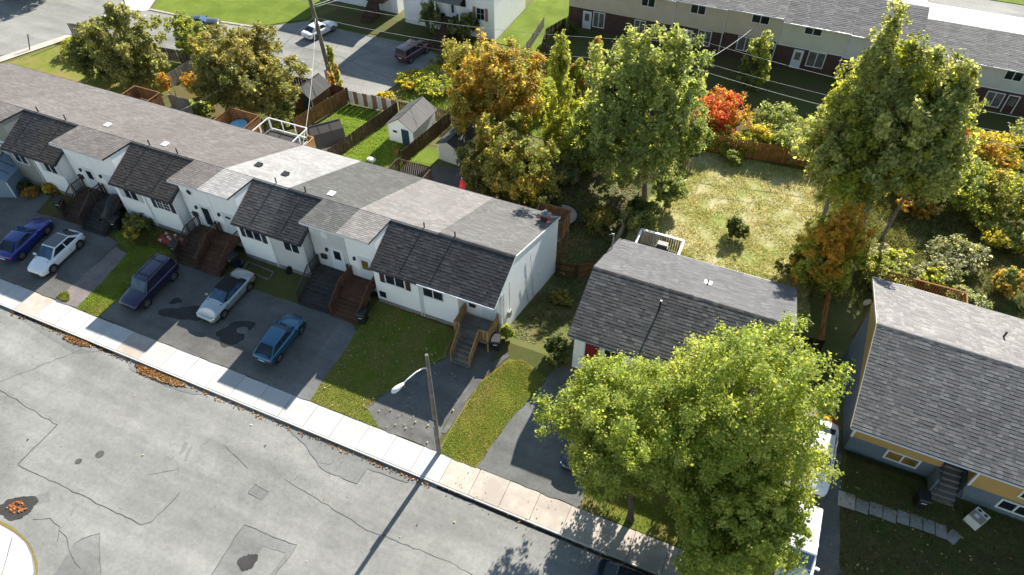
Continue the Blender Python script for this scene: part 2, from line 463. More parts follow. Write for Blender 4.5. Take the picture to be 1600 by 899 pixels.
# pot hole covers and manholes
for x, y, r_ in ((-31.1, 9.85, .26), (-31.9, 9.0, .2)):
    MB().prism_z([(x + r_ * math.cos(a), y + r_ * math.sin(a)) for a in np.linspace(0, 6.28, 17)[:-1]], -.139, -.131).build('manhole_cover', 'crack', road)
for i, (x, y, a, b) in enumerate(((-32.8, 5.45, 1.15, .62), (-18.9, 8.1, .45, .5), (-34.6, 5.3, .35, .3), (-18.4, 14.9, .33, .28), (-26.8, 12.2, .12, .5), (-26.3, 12.0, .12, .45))):
    sheet('wet_stain', blob(x, y, a, b, i, 44, .3, .3), .013, 'sealed_asphalt' if i < 2 else 'road_asphalt_patch', road)
for i, (x, y, a, b) in enumerate(((-39.0, 15.75, 1.9, .33), (-31.8, 15.7, 2.9, .42))):
    p = [(px, min(py, 16.14)) for px, py in blob(x, y, a, b, i + 40, 30, .2)]
    sheet('wet_stain', p, .013, 'road_asphalt_patch', road)

# pavement of concrete slabs along the kerb
pave = struct(MB().box(-120, 60, 16.17, 17.9, -.14, -.02).build('pavement', 'kerb_dirt'))
JX = [-13.5 + 1.88 * k for k in range(-31, 22)]
for i, (a, b) in enumerate(zip(JX[:-1], JX[1:])):
    mt = 'concrete' if b < -11 else 'concrete_old'
    if i in (14, 19): mt = 'concrete_old'
    dz = random.uniform(-.006, .006)
    o = MB().box(a + .012, b - .012, 16.19, 17.93 + random.uniform(-.03, .03), -.12, .012 + dz).build('paving_slab', mt, pave)
kerb = struct(MB().box(-120, 60, 16.08, 16.185, -.16, -.002).build('kerb', 'concrete'))
# dirt caught along the kerb
for i, (x0, x1) in enumerate(((-45.5, -40.5), (-11.6, 2.5), (-40, -36))):
    sheet('kerb_dirt_strip', wobble([(x0, 15.9), (x1, 15.86), (x1, 16.07), (x0, 16.07)], .05, .3, i), .016, 'kerb_dirt', road)
# opposite pavement corner
corner = sheet('pavement_corner', [(-60, 4.6), (-36, 4.35), (-33.5, 4.35), (-31.7, 4.3), (-30.6, 4.15), (-29.7, 3.75), (-28.9, 3.2), (-28.3, 2.2), (-28.2, -30), (-60, -30)], .09, 'concrete')
ribbon('kerb_joint', [(-33.2, 4.1), (-31.4, 2.0)], .03, .095, 'crack', corner, .01, 3)
ribbon('kerb_joint', [(-31.5, 4.1), (-30.0, 2.0)], .03, .095, 'crack', corner, .01, 4)
ribbon('kerb_grass', [(-33, 4.42), (-31.6, 4.42), (-30.5, 4.25), (-29.6, 3.85), (-28.8, 3.3), (-28.15, 2.2), (-28.1, 0)], .12, .01, 'litter', corner, .04, 5)

# driveways and lawns in front of the row
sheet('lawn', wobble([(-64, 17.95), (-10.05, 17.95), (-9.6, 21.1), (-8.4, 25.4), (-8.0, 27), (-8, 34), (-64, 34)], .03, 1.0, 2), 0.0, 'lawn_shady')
sheet('driveway', wobble([(-64, 17.95), (-43.2, 17.95), (-43.3, 18.9), (-43.5, 24.2), (-46.5, 24.6), (-52.2, 24.2), (-52.4, 26), (-64, 26)], .05, .7, 3), .012, 'drive_asphalt')
sheet('gravel_strip', wobble([(-43.3, 17.95), (-41.4, 18.0), (-41.6, 20.5), (-42.0, 23.6), (-43.4, 23.7), (-43.4, 20.5)], .09, .5, 4), .016, 'pink_gravel')
drive2 = sheet('driveway', wobble([(-39.3, 17.95), (-21.75, 17.95), (-21.8, 21.0), (-21.9, 23.9), (-23, 24.6), (-26.5, 24.3), (-31.2, 24.2), (-36.6, 24.6), (-38.6, 24.2), (-39.2, 20)], .05, .7, 5), .012, 'drive_asphalt')
sheet('asphalt_strip', wobble([(-23.6, 17.95), (-21.75, 17.95), (-21.85, 23.9), (-23.4, 24.0), (-23.2, 20)], .06, .6, 15), .017, 'drive_asphalt_grey', drive2)
sheet('oil_stain', blob(-33.9, 20.6, 1.3, .78, 21, 60, .55, .25), .019, 'sealed_asphalt', drive2)
sheet('oil_stain', blob(-35.3, 21.2, .38, .3, 22, 18, .5), .019, 'sealed_asphalt', drive2)
sheet('oil_stain', blob(-29.6, 20.5, 1.2, .95, 23, 60, .4, .55), .019, 'sealed_asphalt', drive2)
sheet('asphalt_mark', blob(-29.2, 20.9, .45, .28, 24, 14, .2, .4), .023, 'drive_asphalt_grey', drive2)
sheet('asphalt_mark', blob(-26.6, 19.2, .35, .2, 25, 14, .2), .019, 'drive_asphalt_grey', drive2)
sheet('gravel_drive', wobble([(-16.5, 17.95), (-12.6, 17.95), (-13.15, 19.6), (-12.8, 22), (-12.5, 24.2), (-12.2, 26.6), (-15.4, 26.3), (-15.2, 24.2), (-16.6, 22.4), (-17.7, 20.2), (-18.2, 18.9)], .1, .5, 6), .013, 'drive_gravel')
sheet('asphalt_mark', wobble([(-16.0, 19.2), (-13.3, 19.3), (-12.9, 22), (-12.7, 24.2), (-12.5, 26), (-14.6, 25.6), (-15.6, 23.4)], .15, .5, 16), .018, 'drive_asphalt')
sheet('concrete_edging', wobble([(-13.0, 19.2), (-12.75, 24.1), (-11.7, 26.0), (-11.35, 25.9), (-12.3, 23.8), (-12.72, 19.2)], .06, .4, 7), .02, 'drive_gravel')
sheet('lawn', wobble([(-21.7, 17.97), (-16.5, 17.97), (-18.1, 18.9), (-17.6, 20.2), (-16.6, 22.4), (-15.3, 24.2), (-15.5, 26.4), (-21.9, 26.6), (-21.9, 24)], .05, .4, 8), .008, 'lawn')
sheet('lawn', wobble([(-12.55, 17.9), (-10.05, 17.9), (-9.6, 21.1), (-8.4, 25.2), (-10.5, 25.9), (-11.3, 25.6), (-12.35, 23.4), (-12.6, 20)], .06, .4, 9), .012, 'lawn')
sheet('lawn', wobble([(-41.6, 17.95), (-39.35, 17.95), (-39.2, 20), (-38.7, 24.4), (-39.5, 26), (-45.5, 26.2), (-44, 24.4), (-42.0, 23.7), (-41.6, 20.5)], .07, .4, 10), .010, 'lawn')
sheet('driveway', wobble([(-10.0, 17.95), (-3.6, 17.95), (-3.9, 22), (-3.9, 26.6), (-8.2, 26.6), (-8.5, 25.2), (-9.55, 21.1)], .06, .6, 11), .012, 'drive_asphalt_grey')
sheet('lawn', wobble([(-3.6, 17.95), (4.9, 17.95), (4.9, 26.6), (-3.9, 26.6), (-3.9, 22)], .06, .6, 12), .006, 'lawn')
sheet('driveway', wobble([(4.9, 17.95), (10.3, 17.95), (9.9, 22), (9.4, 26), (9.2, 33), (5.2, 33), (5.0, 25)], .06, .6, 13), .012, 'drive_asphalt')
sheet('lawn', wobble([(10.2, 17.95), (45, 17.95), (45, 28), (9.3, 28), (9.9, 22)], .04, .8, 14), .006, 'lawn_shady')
# yards behind
sheet('lawn', wobble([(-43.7, 41), (-42.4, 53.2), (-36.5, 53.5), (-37.9, 41)], .05, .8, 20), .01, 'lawn_bright')
sheet('lawn', wobble([(-37.7, 41), (-36.3, 53.5), (-30.6, 53.6), (-31.6, 41)], .05, .8, 21), .01, 'lawn_bright')
sheet('lawn', wobble([(-31.2, 46.5), (-31, 49.5), (-28.8, 50.2), (-28.9, 46.5)], .1, .6, 22), .01, 'lawn_bright')
sheet('patio', [(-31.3, 40), (-31.3, 46.4), (-25, 48.3), (-22, 48), (-22, 40)], .008, 'drive_asphalt')
sheet('lawn', wobble([(-84.2, 40), (-81.0, 52.8), (-70, 53.3), (-61.9, 53), (-61.9, 40)], .1, 1.2, 23), .006, 'lawn')
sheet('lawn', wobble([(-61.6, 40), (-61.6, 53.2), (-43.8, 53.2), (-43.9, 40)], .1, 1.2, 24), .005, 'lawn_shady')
sheet('lawn', wobble([(-8.6, 40), (-8.6, 49), (-6.6, 56), (-5.6, 60.4), (4.8, 61.2), (6.6, 56), (6.2, 47), (7.2, 41), (5.2, 37.5), (-5, 37.5)], .2, 1.0, 25), .01, 'lawn_dry')
sheet('lawn', wobble([(-8.4, 38), (-8.4, 44.5), (-5, 45.5), (-1, 44), (3, 45.5), (6.6, 44), (7.2, 40.5), (5.2, 37.5), (-5, 37.5)], .3, .6, 45), .014, 'lawn_mid')
sheet('leafy_ground', wobble([(-21, 37.5), (-21, 52.6), (-8.4, 54.8), (-8.6, 40), (-9.5, 37.5)], .1, 1.0, 26), .005, 'soil')
sheet('lawn', wobble([(-18, 56.5), (-27.2, 66), (-27.2, 79.8), (60, 79.8), (60, 61)], .1, 1.5, 27), .006, 'lawn_shady')
sheet('lawn', wobble([(-33.6, 72.5), (-28.0, 72.2), (-27.3, 79.5), (-27.3, 100), (-33.6, 100)], .1, 1.0, 28), .012, 'lawn_bright')
sheet('lawn', wobble([(-38, 57), (-20, 56), (-18, 62), (-27, 72), (-36.5, 71), (-36.8, 67), (-39, 61)], .15, .8, 29), .010, 'lawn_bright')
sheet('lawn', wobble([(-36.9, 66.8), (-33.8, 72.7), (-56, 72.7), (-57.6, 68.2), (-42, 68.6)], .1, .8, 30), .008, 'lawn_shady')
# road behind the yards
lot = sheet('back_road', wobble([(-81.2, 53.9), (-67.5, 53.6), (-60.7, 53.5), (-49.4, 53.9), (-45.6, 55.2), (-40.4, 56.3), (-39.2, 61.3), (-37.2, 66.6), (-42, 68.2), (-52, 67.6), (-57.8, 68.0), (-62.5, 63.9), (-73, 62.6), (-78.5, 62.4), (-81, 66), (-84, 90), (-90, 120), (-200, 120), (-200, 30), (-92, 30), (-86.0, 44.5)], .04, 1.0, 31), .014, 'lot_asphalt')
sheet('concrete_apron', [(-82.8, 58.5), (-78.5, 62.4), (-80.5, 66.5), (-82.6, 72), (-84.5, 72)], .02, 'concrete', lot)
sheet('back_pavement', [(-87, 40), (-82.6, 52.9), (-80.4, 54.2), (-81.5, 52.4), (-85.4, 40)], .05, 'concrete_old')
sheet('lawn', wobble([(-80.2, 66.3), (-78.2, 63), (-73, 62.9), (-62.7, 64.4), (-58.2, 68.4), (-58, 100), (-83, 100)], .08, 1.0, 32), .012, 'lawn_bright')
sheet('back_kerb', [(-78.6, 62.45), (-73, 62.65), (-62.6, 63.95), (-62.75, 64.25), (-73, 62.95), (-78.3, 62.8)], .10, 'concrete_old')
for i, p in enumerate([[(-58, 58), (-52, 60), (-45, 59)], [(-62, 56), (-60, 60), (-61, 63)], [(-48, 57), (-47, 63), (-44, 68)], [(-55, 62), (-49, 62), (-41, 60)]]):
    ribbon('crack', p, .06, .02, 'crack', lot, .08, i + 60)
sheet('far_road', [(-26, 92), (70, 88), (70, 109.5), (22, 109.0), (-26, 113)], .014, 'lot_asphalt')
sheet('lawn', [(-26, 113.3), (22, 109.3), (70, 109.8), (140, 140), (-60, 140)], .014, 'lawn_bright')
# ================================================================== HOUSES
def course_mesh(W, expo, slope_len_over, tab, seed, thick):
    """one course of shingles: separate tabs, butt edge proud, along +X; s axis is local (0,1,0) up-slope, n = (0,0,1)"""
    r = random.Random(seed); mb = MB(); x = -r.uniform(0, tab)
    while x < W:
        w_ = tab * r.choice((.55, .8, 1, 1.25)); a = max(0, x + .003); b = min(W, x + w_ - .003); x += w_
        if b - a < .02: continue
        t = thick * r.choice((.65, 1.0, 1.35)); dy = r.uniform(-.004, .004)
        L = expo + slope_len_over
        mb.quad((a, dy, t), (b, dy, t), (b, L, .001), (a, L, .001))
        mb.quad((a, dy, -.004), (b, dy, -.004), (b, dy, t), (a, dy, t))
    return mb.mesh('shingle_course')
_cc = {}
def shingle_slope(roof, x0, x1, e, rdg, mt, expo=.185, tab=.33, thick=.011, base=None):
    """courses from eave e=(y,z) up to ridge rdg=(y,z); one object per course under the roof"""
    d = Vector((0, rdg[0] - e[0], rdg[1] - e[1])); L = d.length; d.normalize()
    n = max(2, round(L / expo)); ex = L / n
    ang = math.atan2(d.z, d.y); flip = d.y < 0
    key = (round(x1 - x0, 2), round(ex, 3), mt, thick)
    if key not in _cc:
        ms = []
        for v in range(4):
            me = course_mesh(x1 - x0, ex, .012, tab, hash(key) % 1000 + v * 17 if False else int((x1 - x0) * 100) + v * 17, thick); me.materials.append(M[mt]); ms.append(me)
        _cc[key] = ms
    for i in range(n):
        p = Vector((0, e[0], e[1])) + d * (i * ex)
        me = _cc[key][random.randrange(4)]
        o = bpy.data.objects.new('shingle_course', me); C.objects.link(o); o.parent = roof
        nrm = Vector((0, -d.z, d.y)) if not flip else Vector((0, d.z, -d.y))
        if flip:     # rear slope: run the course the other way round
            X = Vector((-1, 0, 0)); loc = Vector((x1, p.y, p.z))
        else:
            X = Vector((1, 0, 0)); loc = Vector((x0, p.y, p.z))
        nrm = X.cross(d)
        loc = loc + nrm * .008
        o.matrix_local = Matrix((( X.x, d.x, nrm.x, loc.x), (X.y, d.y, nrm.y, loc.y), (X.z, d.z, nrm.z, loc.z), (0, 0, 0, 1)))
def ridge_cap(roof, x0, x1, y, z, mt):
    mb = MB(); n = max(2, int((x1 - x0) / .3))
    for i in range(n):
        a = x0 + (x1 - x0) * i / n; b = x0 + (x1 - x0) * (i + 1) / n; h = .012 if i % 2 else .018
        mb.quad((a, y - .15, z - .055 + h), (b, y - .15, z - .055 + h), (b, y, z + .006 + h), (a, y, z + .006 + h))
        mb.quad((a, y, z + .006 + h), (b, y, z + .006 + h), (b, y + .15, z - .055 + h), (a, y + .15, z - .055 + h))
    return mb.build('ridge_cap', mt, roof)
def window(root, x0, x1, z0, z1, y, panes=2, glass_m='window_glass', frame='trim_white', fw=.07, nrm=-1, bars=0):
    """window in a wall facing -Y (nrm=-1) or +Y, plane at y"""
    fr = MB(); d = nrm * .05; a, b = (y + d, y) if d < 0 else (y, y + d)
    fr.box(x0 - fw, x1 + fw, a, b, z1, z1 + fw); fr.box(x0 - fw, x1 + fw, a, b, z0 - fw, z0)
    fr.box(x0 - fw, x0, a, b, z0, z1); fr.box(x1, x1 + fw, a, b, z0, z1)
    wd = (x1 - x0) / panes
    for i in range(1, panes):
        xm = x0 + wd * i; fr.box(xm - fw * .45, xm + fw * .45, a, b, z0, z1)
    o = fr.build('window', frame, root)
    for i in range(panes):
        xa = x0 + wd * i + (.0 if i == 0 else fw * .45); xb = x0 + wd * (i + 1) - (0 if i == panes - 1 else fw * .45)
        g = y + nrm * .015
        MB().quad((xa, g, z0), (xb, g, z0), (xb, g, z1), (xa, g, z1)).build('pane', glass_m, o)
        if bars:
            bm_ = MB()
            for k in range(1, bars):
                zz = z0 + (z1 - z0) * k / bars; bm_.box(xa, xb, min(g, g + nrm * .012), max(g, g + nrm * .012), zz - .012, zz + .012)
            xx = (xa + xb) / 2; bm_.box(xx - .012, xx + .012, min(g, g + nrm * .014), max(g, g + nrm * .014), z0, z1)
            bm_.build('glazing_bar', frame, o)
    return o
def door(root, x0, x1, z0, z1, y, mt='door_white', pane=None, frame='trim_white', nrm=-1):
    a, b = (y - .06, y) if nrm < 0 else (y, y + .06)
    dr = MB().box(x0, x1, a + (.02 if nrm < 0 else 0), b - (0 if nrm < 0 else .02), z0, z1).build('door', mt, root)
    f = MB(); f.box(x0 - .1, x0, a, b, z0, z1 + .1); f.box(x1, x1 + .1, a, b, z0, z1 + .1); f.box(x0, x1, a, b, z1, z1 + .1)
    f.build('door_frame', frame, dr)
    if pane:
        px0, px1, pz0, pz1, pm = pane; g = y + nrm * .05
        MB().box(px0, px1, min(g, g - nrm * .008), max(g, g - nrm * .008), pz0, pz1).build('pane', pm, dr)
    k = y + nrm * .075
    MB().tube([(x1 - .1, y + nrm * .04, z0 + 1.0), (x1 - .1, k, z0 + 1.0)], .03, 8).build('handle', 'metal_grey', dr)
    return dr
def pipe(root, x, y, z, h=.45, r=.05):
    return MB().tube([(x, y, z - .1), (x, y, z + h * .85), (x + .01, y + .02, z + h)], [r, r, r * 1.15], 8).build('vent_pipe', 'black_plastic', root)
def roof_vent(root, x, y, z, mt='metal_grey'):
    mb = MB(); mb.obox((x, y, z + .05), .42, .42, .14); mb.obox((x, y, z + .14), .5, .5, .05)
    return mb.build('roof_vent', mt, root)

YE, ZE, YR, ZR, YB, ZB = 26.35, 4.22, 29.70, 5.82, 38.25, 2.36      # row: eave, ridge, rear eave
YD, ZD = 26.78, 6.02                                                # dormer eave
YL, YN = 26.62, 27.45                                              # living wall, entry wall
FLOOR = 1.62
def row_house(x0, x1, liv, dor, label, wall, entry, rear_m, front_m, win, doorspec, extra=None, end_wall=False, roundwin=None):
    cx = (x0 + x1) / 2
    t = thing('row_house', label, 'house', (cx, 32, .6), 'row houses along the street')
    e = .012
    l0, l1 = liv
    # which side of the living room meets the entry: pull the wall in so the roof overhangs it
    wl0, wl1 = l0 + e, l1 - e
    if dor and dor[0] < l0: wl0 = l0 + .05
    if dor and dor[1] > l1: wl1 = l1 - .22
    prof = [(YL, .2), (YL, ZE + .02), (YR, ZR - .16), (YB - .35, ZB - .06), (YB - .35, -4.3), (YL, -4.3)]
    if end_wall:                                  # end house: the entry sits in a recess under the same slope
        xr = -15.35
        MB().prism_x(prof, wl0, xr).build('wall', wall, t)
        p2 = [(YN, -.5), (YN, ZE + .34), (YR, ZR - .16), (YB - .35, ZB - .06), (YB - .35, -4.5), (YN, -4.5)]
        MB().prism_x(p2, xr + .004, x1 - e).build('entry_wall', entry, t)
    else:
        MB().prism_x(prof, wl0, wl1).build('wall', wall, t)
    MB().box(wl0 + .0, (wl1 if not end_wall else -15.35), YL - .03, YL - .002, .1, 1.02).build('foundation', 'foundation', t)
    if dor:
        d0, d1 = dor
        p2 = [(YN, .2), (YN, ZD - .14), (YR, ZR - .15), (YB - .35, ZB - .06), (YB - .35, -4.3), (YN, -4.3)]
        MB().prism_x(p2, d0 + (.02 if d0 < l0 else .05), d1 - (.02 if d1 > l1 else .05)).build('entry_wall', entry, t)
    # roof
    rf = MB()
    rf.prism_x([(YR, ZR), (YB, ZB), (YB, ZB - .1), (YR, ZR - .13)], x0 + .004, x1 - .004)
    rf.prism_x([(YE, ZE), (YR, ZR), (YR, ZR - .13), (YE, ZE - .13)], l0 + .004, l1 - .004)
    if dor: rf.prism_x([(YD, ZD), (YR - .004, ZR), (YR - .004, ZR - .12), (YD, ZD - .12)], dor[0] + .004, dor[1] - .004)
    roof = rf.build('roof', 'fascia_dark', t)
    shingle_slope(roof, x0 + .006, x1 - .006, (YB, ZB), (YR, ZR), rear_m)
    shingle_slope(roof, l0 + .006, l1 - .006, (YE, ZE), (YR, ZR), front_m, .215, .33, .010)
    if dor: shingle_slope(roof, dor[0] + .006, dor[1] - .006, (YD, ZD), (YR - .02, ZR), rear_m)
    ridge_cap(roof, x0 + .01, x1 - .01, YR, ZR + .012, rear_m if dor else front_m)
    # eaves
    g = MB(); g.box(l0 + .01, l1 - .01, YE - .09, YE - .006, ZE - .12, ZE - .02); g.build('gutter', 'gutter_white' if end_wall else 'fascia_dark', t)
    MB().box(l0 + .05, l1 - .05, YE + .02, YL + .02, ZE - .17, ZE - .135).build('soffit', 'trim_white', t)
    if dor:
        MB().box(dor[0] + .01, dor[1] - .01, YD - .03, YD - .004, ZD - .16, ZD - .005).build('fascia', 'trim_white', t)
        MB().box(dor[0] + .05, dor[1] - .05, YD + .01, YN - .01, ZD - .165, ZD - .125).build('soffit', 'trim_white', t)
    rb = MB(); rb.box(x0 + .01, x1 - .01, YB + .004, YB + .1, ZB - .13, ZB - .02); rb.build('gutter', 'fascia_dark', t)
    # front window with shutters
    wx0, wx1, gm, shut, bars = win
    window(t, wx0, wx1, 2.95, 3.75, YL, 2, gm, bars=bars)
    if shut:
        for sx in (wx0 - .47, wx1 + .12):
            mb = MB(); mb.box(sx, sx + .35, YL - .045, YL, 2.88, 3.84)
            for k in range(7): mb.box(sx + .04, sx + .31, YL - .058, YL - .045, 2.95 + k * .12, 3.02 + k * .12)
            mb.build('shutter', shut, t)
    # rear windows
    for k in range(2):
        a = x0 + .9 + k * (x1 - x0) * .5
        window(t, a, a + 1.3, .3, 1.4, YB - .35, 2, nrm=1); window(t, a, a + 1.3, -2.6, -1.4, YB - .35, 2, nrm=1)
    if doorspec:
        dx0, dx1, dm, pane = doorspec
        pz = {'half': (dx0 + .15, dx1 - .15, FLOOR + 1.05, FLOOR + 1.85, 'window_glass'), 'storm': (dx0 + .1, dx1 - .1, FLOOR + .25, FLOOR + 1.9, 'window_glass'),
              'brown': (dx0 + .15, dx1 - .15, FLOOR + .95, FLOOR + 1.8, 'window_brown'), 'fan': (dx0 + .2, dx1 - .2, FLOOR + 1.6, FLOOR + 1.8, 'window_glass'), None: None}[pane]
        door(t, dx0, dx1, FLOOR, FLOOR + 2.03, YN, dm, pz)
        lx = dx0 - .38 if dx0 - .38 > (dor or (x0, x1))[0] + .1 else dx1 + .3
        lm = MB(); lm.obox((lx, YN - .07, FLOOR + 1.75), .14, .14, .26); lm.build('wall_lamp', 'black_plastic', t)
        mx = dx0 - .75 if dx0 - .95 > (dor or (x0, x1))[0] + .1 else dx1 + .6
        mbx = MB(); mbx.obox((mx, YN - .08, FLOOR + .95), .42, .16, .3); mbx.obox((mx, YN - .09, FLOOR + 1.13), .46, .2, .06); mbx.build('mailbox', 'black_plastic', t)
    if roundwin:
        rx, rz, rm = roundwin
        ring = [(rx + .3 * math.cos(a), rz + .3 * math.sin(a)) for a in np.linspace(0, 2 * math.pi, 21)[:-1]]
        mb = MB(); n0 = len(mb.v); k = len(ring)
        mb.v += [(a, YN - .05, b) for a, b in ring] + [(a, YN, b) for a, b in ring]; mb.f.append(tuple(range(k)))
        for i in range(k): mb.f.append((i, (i + 1) % k, k + (i + 1) % k, k + i))
        o = mb.build('round_window', 'trim_white', t)
        MB().poly([(rx + (a - rx) * .72, YN - .056, rz + (b - rz) * .72) for a, b in ring]).build('pane', rm, o)
    # downpipe at the house boundary
    MB().tube([(l1 - .08 if not end_wall else l0 + .1, YL - .05, ZE - .15), (l1 - .08 if not end_wall else l0 + .1, YL - .05, .75)], .035, 6).build('downpipe', 'gutter_white', t)
    return t
BX = [-12.59, -18.15, -24.3, -30.1, -35.85, -41.5, -47.35, -53.0, -58.8, -64.6]
u1 = row_house(-18.15, -12.59, (-18.15, -12.59), None, 'white end row house with dark front slope, red chimney and bare white gable wall', 'siding_offwhite', 'siding_offwhite', 'shingle_grey', 'shingle_charcoal',
    (-17.9, -16.45, 'window_glass', None, 0), (-13.95, -13.1, 'door_white', None), None, True)
u2 = row_house(-24.3, -18.15, (-21.75, -18.15), (-24.3, -21.75), 'white row house with pale pinkish roof and maroon shutters, door with amber glass', 'siding_white', 'siding_white', 'shingle_pale', 'shingle_charcoal',
    (-20.75, -19.35, 'window_glass', 'shutter_maroon', 0), (-23.35, -22.5, 'door_white', 'brown'))
u3 = row_house(-30.1, -24.3, (-30.1, -27.2), (-27.2, -24.3), 'light grey sided row house with mid grey roof and round white window', 'siding_grey', 'siding_grey', 'shingle_midgrey', 'shingle_charcoal',
    (-29.0, -27.75, 'window_glass', None, 0), (-25.6, -24.75, 'door_white', 'half'), roundwin=(-25.9, 4.75, 'trim_white'))
u4 = row_house(-35.85, -30.1, (-33.15, -30.1), (-35.85, -33.15), 'white row house with almost white roof and dark green shutters', 'siding_white', 'siding_white', 'shingle_white', 'shingle_charcoal_light',
    (-32.3, -31.0, 'window_glass', 'shutter_dark', 0), (-35.0, -34.15, 'door_white', 'fan'))
u5 = row_house(-41.5, -35.85, (-41.5, -38.55), (-38.55, -35.85), 'white row house with taupe roof, round dark window and dark storm door', 'siding_white', 'siding_white', 'shingle_taupe', 'shingle_brown_dark',
    (-40.5, -39.3, 'window_glass', 'shutter_dark', 3), (-37.1, -36.25, 'door_white', 'storm'), roundwin=(-37.6, 4.75, 'window_glass'))
u6 = row_house(-47.35, -41.5, (-44.6, -41.5), (-47.35, -44.6), 'white row house with taupe roof and pale grey shutters above the yellowing bush', 'siding_white', 'siding_white', 'shingle_taupe', 'shingle_brown_dark',
    (-43.65, -42.4, 'window_glass', 'shutter_white', 0), (-46.5, -45.65, 'door_white', None))
u7 = row_house(-53.0, -47.35, (-53.0, -50.0), (-50.0, -47.35), 'white row house with taupe roof, pale shutters and brown steps to its door', 'siding_white', 'siding_white', 'shingle_taupe2', 'shingle_brown_dark',
    (-51.9, -50.7, 'window_glass', 'shutter_white', 0), (-48.6, -47.75, 'door_white', 'half'))
u8 = row_house(-58.8, -53.0, (-55.9, -53.0), (-58.8, -55.9), 'sage grey sided row house beside the blue shed', 'siding_sage', 'siding_sage', 'shingle_taupe2', 'shingle_charcoal',
    (-55.2, -53.9, 'window_glass', None, 0), (-57.9, -57.05, 'door_white', 'half'))
u9 = row_house(-64.6, -58.8, (-64.6, -61.7), (-61.7, -58.8), 'row house at the edge of the picture with dull mauve roof', 'siding_white', 'siding_white', 'shingle_taupe', 'shingle_charcoal',
    (-63.5, -62.3, 'window_glass', None, 0), (-60.4, -59.55, 'door_white', None))
row_house(-70.4, -64.6, (-67.5, -64.6), (-70.4, -67.5), 'far end of the row, mostly hidden behind its own roof', 'siding_white', 'siding_white', 'shingle_taupe', 'shingle_charcoal',
    (-66.8, -65.6, 'window_glass', None, 0), (-69.5, -68.65, 'door_white', None))
zrear = lambda y: ZR + (y - YR) * (ZB - ZR) / (YB - YR)
for u, xs_ in ((u1, -17.0), (u2, -19.3), (u3, -28.8), (u4, -31.3), (u5, -40.3), (u6, -43.0), (u7, -51.6), (u8, -54.6)):
    pipe(u, xs_, YR + .12, ZR - .04, .5)
for u, x, y in ((u4, -34.6, 31.8), (u4, -32.0, 31.6), ):
    roof_vent(u, x, y, zrear(y) + .02, 'black_plastic')
for u, x, y in ((u3, -27.2, 30.6), (u6, -42.3, 30.6), (u7, -48.6, 31.0)):
    roof_vent(u, x, y, zrear(y) + .02, 'metal_white')
# chimney at the rear corner of the end house, rake trim and brick pieces of its base
mb = MB(); mb.box(-13.55, -13.0, 36.6, 37.1, zrear(36.6) - .3, 3.45); ch = mb.build('chimney', 'brick_red', u1)
MB().box(-13.6, -12.95, 36.55, 37.15, 3.45, 3.55).build('chimney_cap', 'concrete_grey', ch)
MB().tube([(-13.27, 36.85, 3.5), (-13.27, 36.85, 3.85)], .12, 8).build('chimney_pot', 'metal_grey', ch)
rk = MB()
rk.beam((-12.57, YE, ZE - .06), (-12.57, YR, ZR - .06), .03, .16); rk.beam((-12.57, YR, ZR - .06), (-12.57, YB, ZB - .05), .03, .16)
rk.build('rake_trim', 'trim_white', u1)
for i, (xa, xb) in enumerate(((-17.6, -16.9), (-16.3, -15.5), (-19.0, -18.4), (-20.6, -20.0))):
    MB().box(xa, xb, YL - .05, YL - .028, .45, .75).build('brick_infill', 'brick_red', u1 if xa > -18.1 else u2)
MB().box(-21.5, -21.0, YL - .04, YL, 1.3, 1.85).build('basement_window', 'window_glass', u2)
cp = MB(); cp.box(-12.72, -12.56, YN - .12, YN + .01, .2, ZE + .3); cp.build('corner_post', 'trim_white', u1)
cz = MB(); cz.beam((-12.53, 31.2, 2.2), (-12.53, 32.0, -1.0), .03, .04); cz.beam((-12.53, 32.1, 4.0), (-12.53, 33.0, -1.4), .03, .04)
cz.build('service_cable', 'wire_pale', u1)
MB().box(-12.585, -12.42, 28.3, 28.65, 1.3, 1.85).build('meter_box', 'metal_grey', u1)
MB().box(-12.585, -12.5, 33.9, 34.15, .2, .42).build('wall_vent', 'trim_white', u1)
MB().tube([(-12.52, 28.47, 1.85), (-12.52, 28.47, 4.6)], .025, 6).build('conduit', 'metal_grey', u1)

# ---------------------------------------------------------------- bungalow beside the row
def bungalow(name, label, x0, x1, eave, ridge, rear, mats, rot=0, wall_y=None, walls=None):
    t = thing(name, label, 'house', (x0, eave[0], .5), None, True, (0, 0, rot))
    roof = MB().prism_x([eave, ridge, (ridge[0], ridge[1] - .14), (eave[0], eave[1] - .14)], x0, x1)
    roof.prism_x([ridge, rear, (rear[0], rear[1] - .14), (ridge[0], ridge[1] - .14)], x0, x1)
    roof = roof.build('roof', 'fascia_dark', t)
    shingle_slope(roof, x0 + .01, x1 - .01, eave, ridge, mats[0], .215, .32, .012)
    shingle_slope(roof, x0 + .01, x1 - .01, rear, ridge, mats[1], .185, .36, .011)
    ridge_cap(roof, x0 + .01, x1 - .01, ridge[0], ridge[1] + .012, mats[2])
    g = MB(); g.box(x0 + .02, x1 - .02, eave[0] - .08, eave[0] - .006, eave[1] - .12, eave[1] - .05); g.build('gutter', mats[4], t)
    g = MB(); g.box(x0 + .02, x1 - .02, rear[0] + .006, rear[0] + .1, rear[1] - .13, rear[1] - .03); g.build('gutter', 'fascia_dark', t)
    rk = MB()
    for xx in (x0 - .012, x1 + .012):
        rk.beam((xx, eave[0], eave[1] - .07), (xx, ridge[0], ridge[1] - .07), .022, .17); rk.beam((xx, ridge[0], ridge[1] - .07), (xx, rear[0], rear[1] - .07), .022, .17)
    rk.build('rake_trim', mats[3], t)
    return t, roof
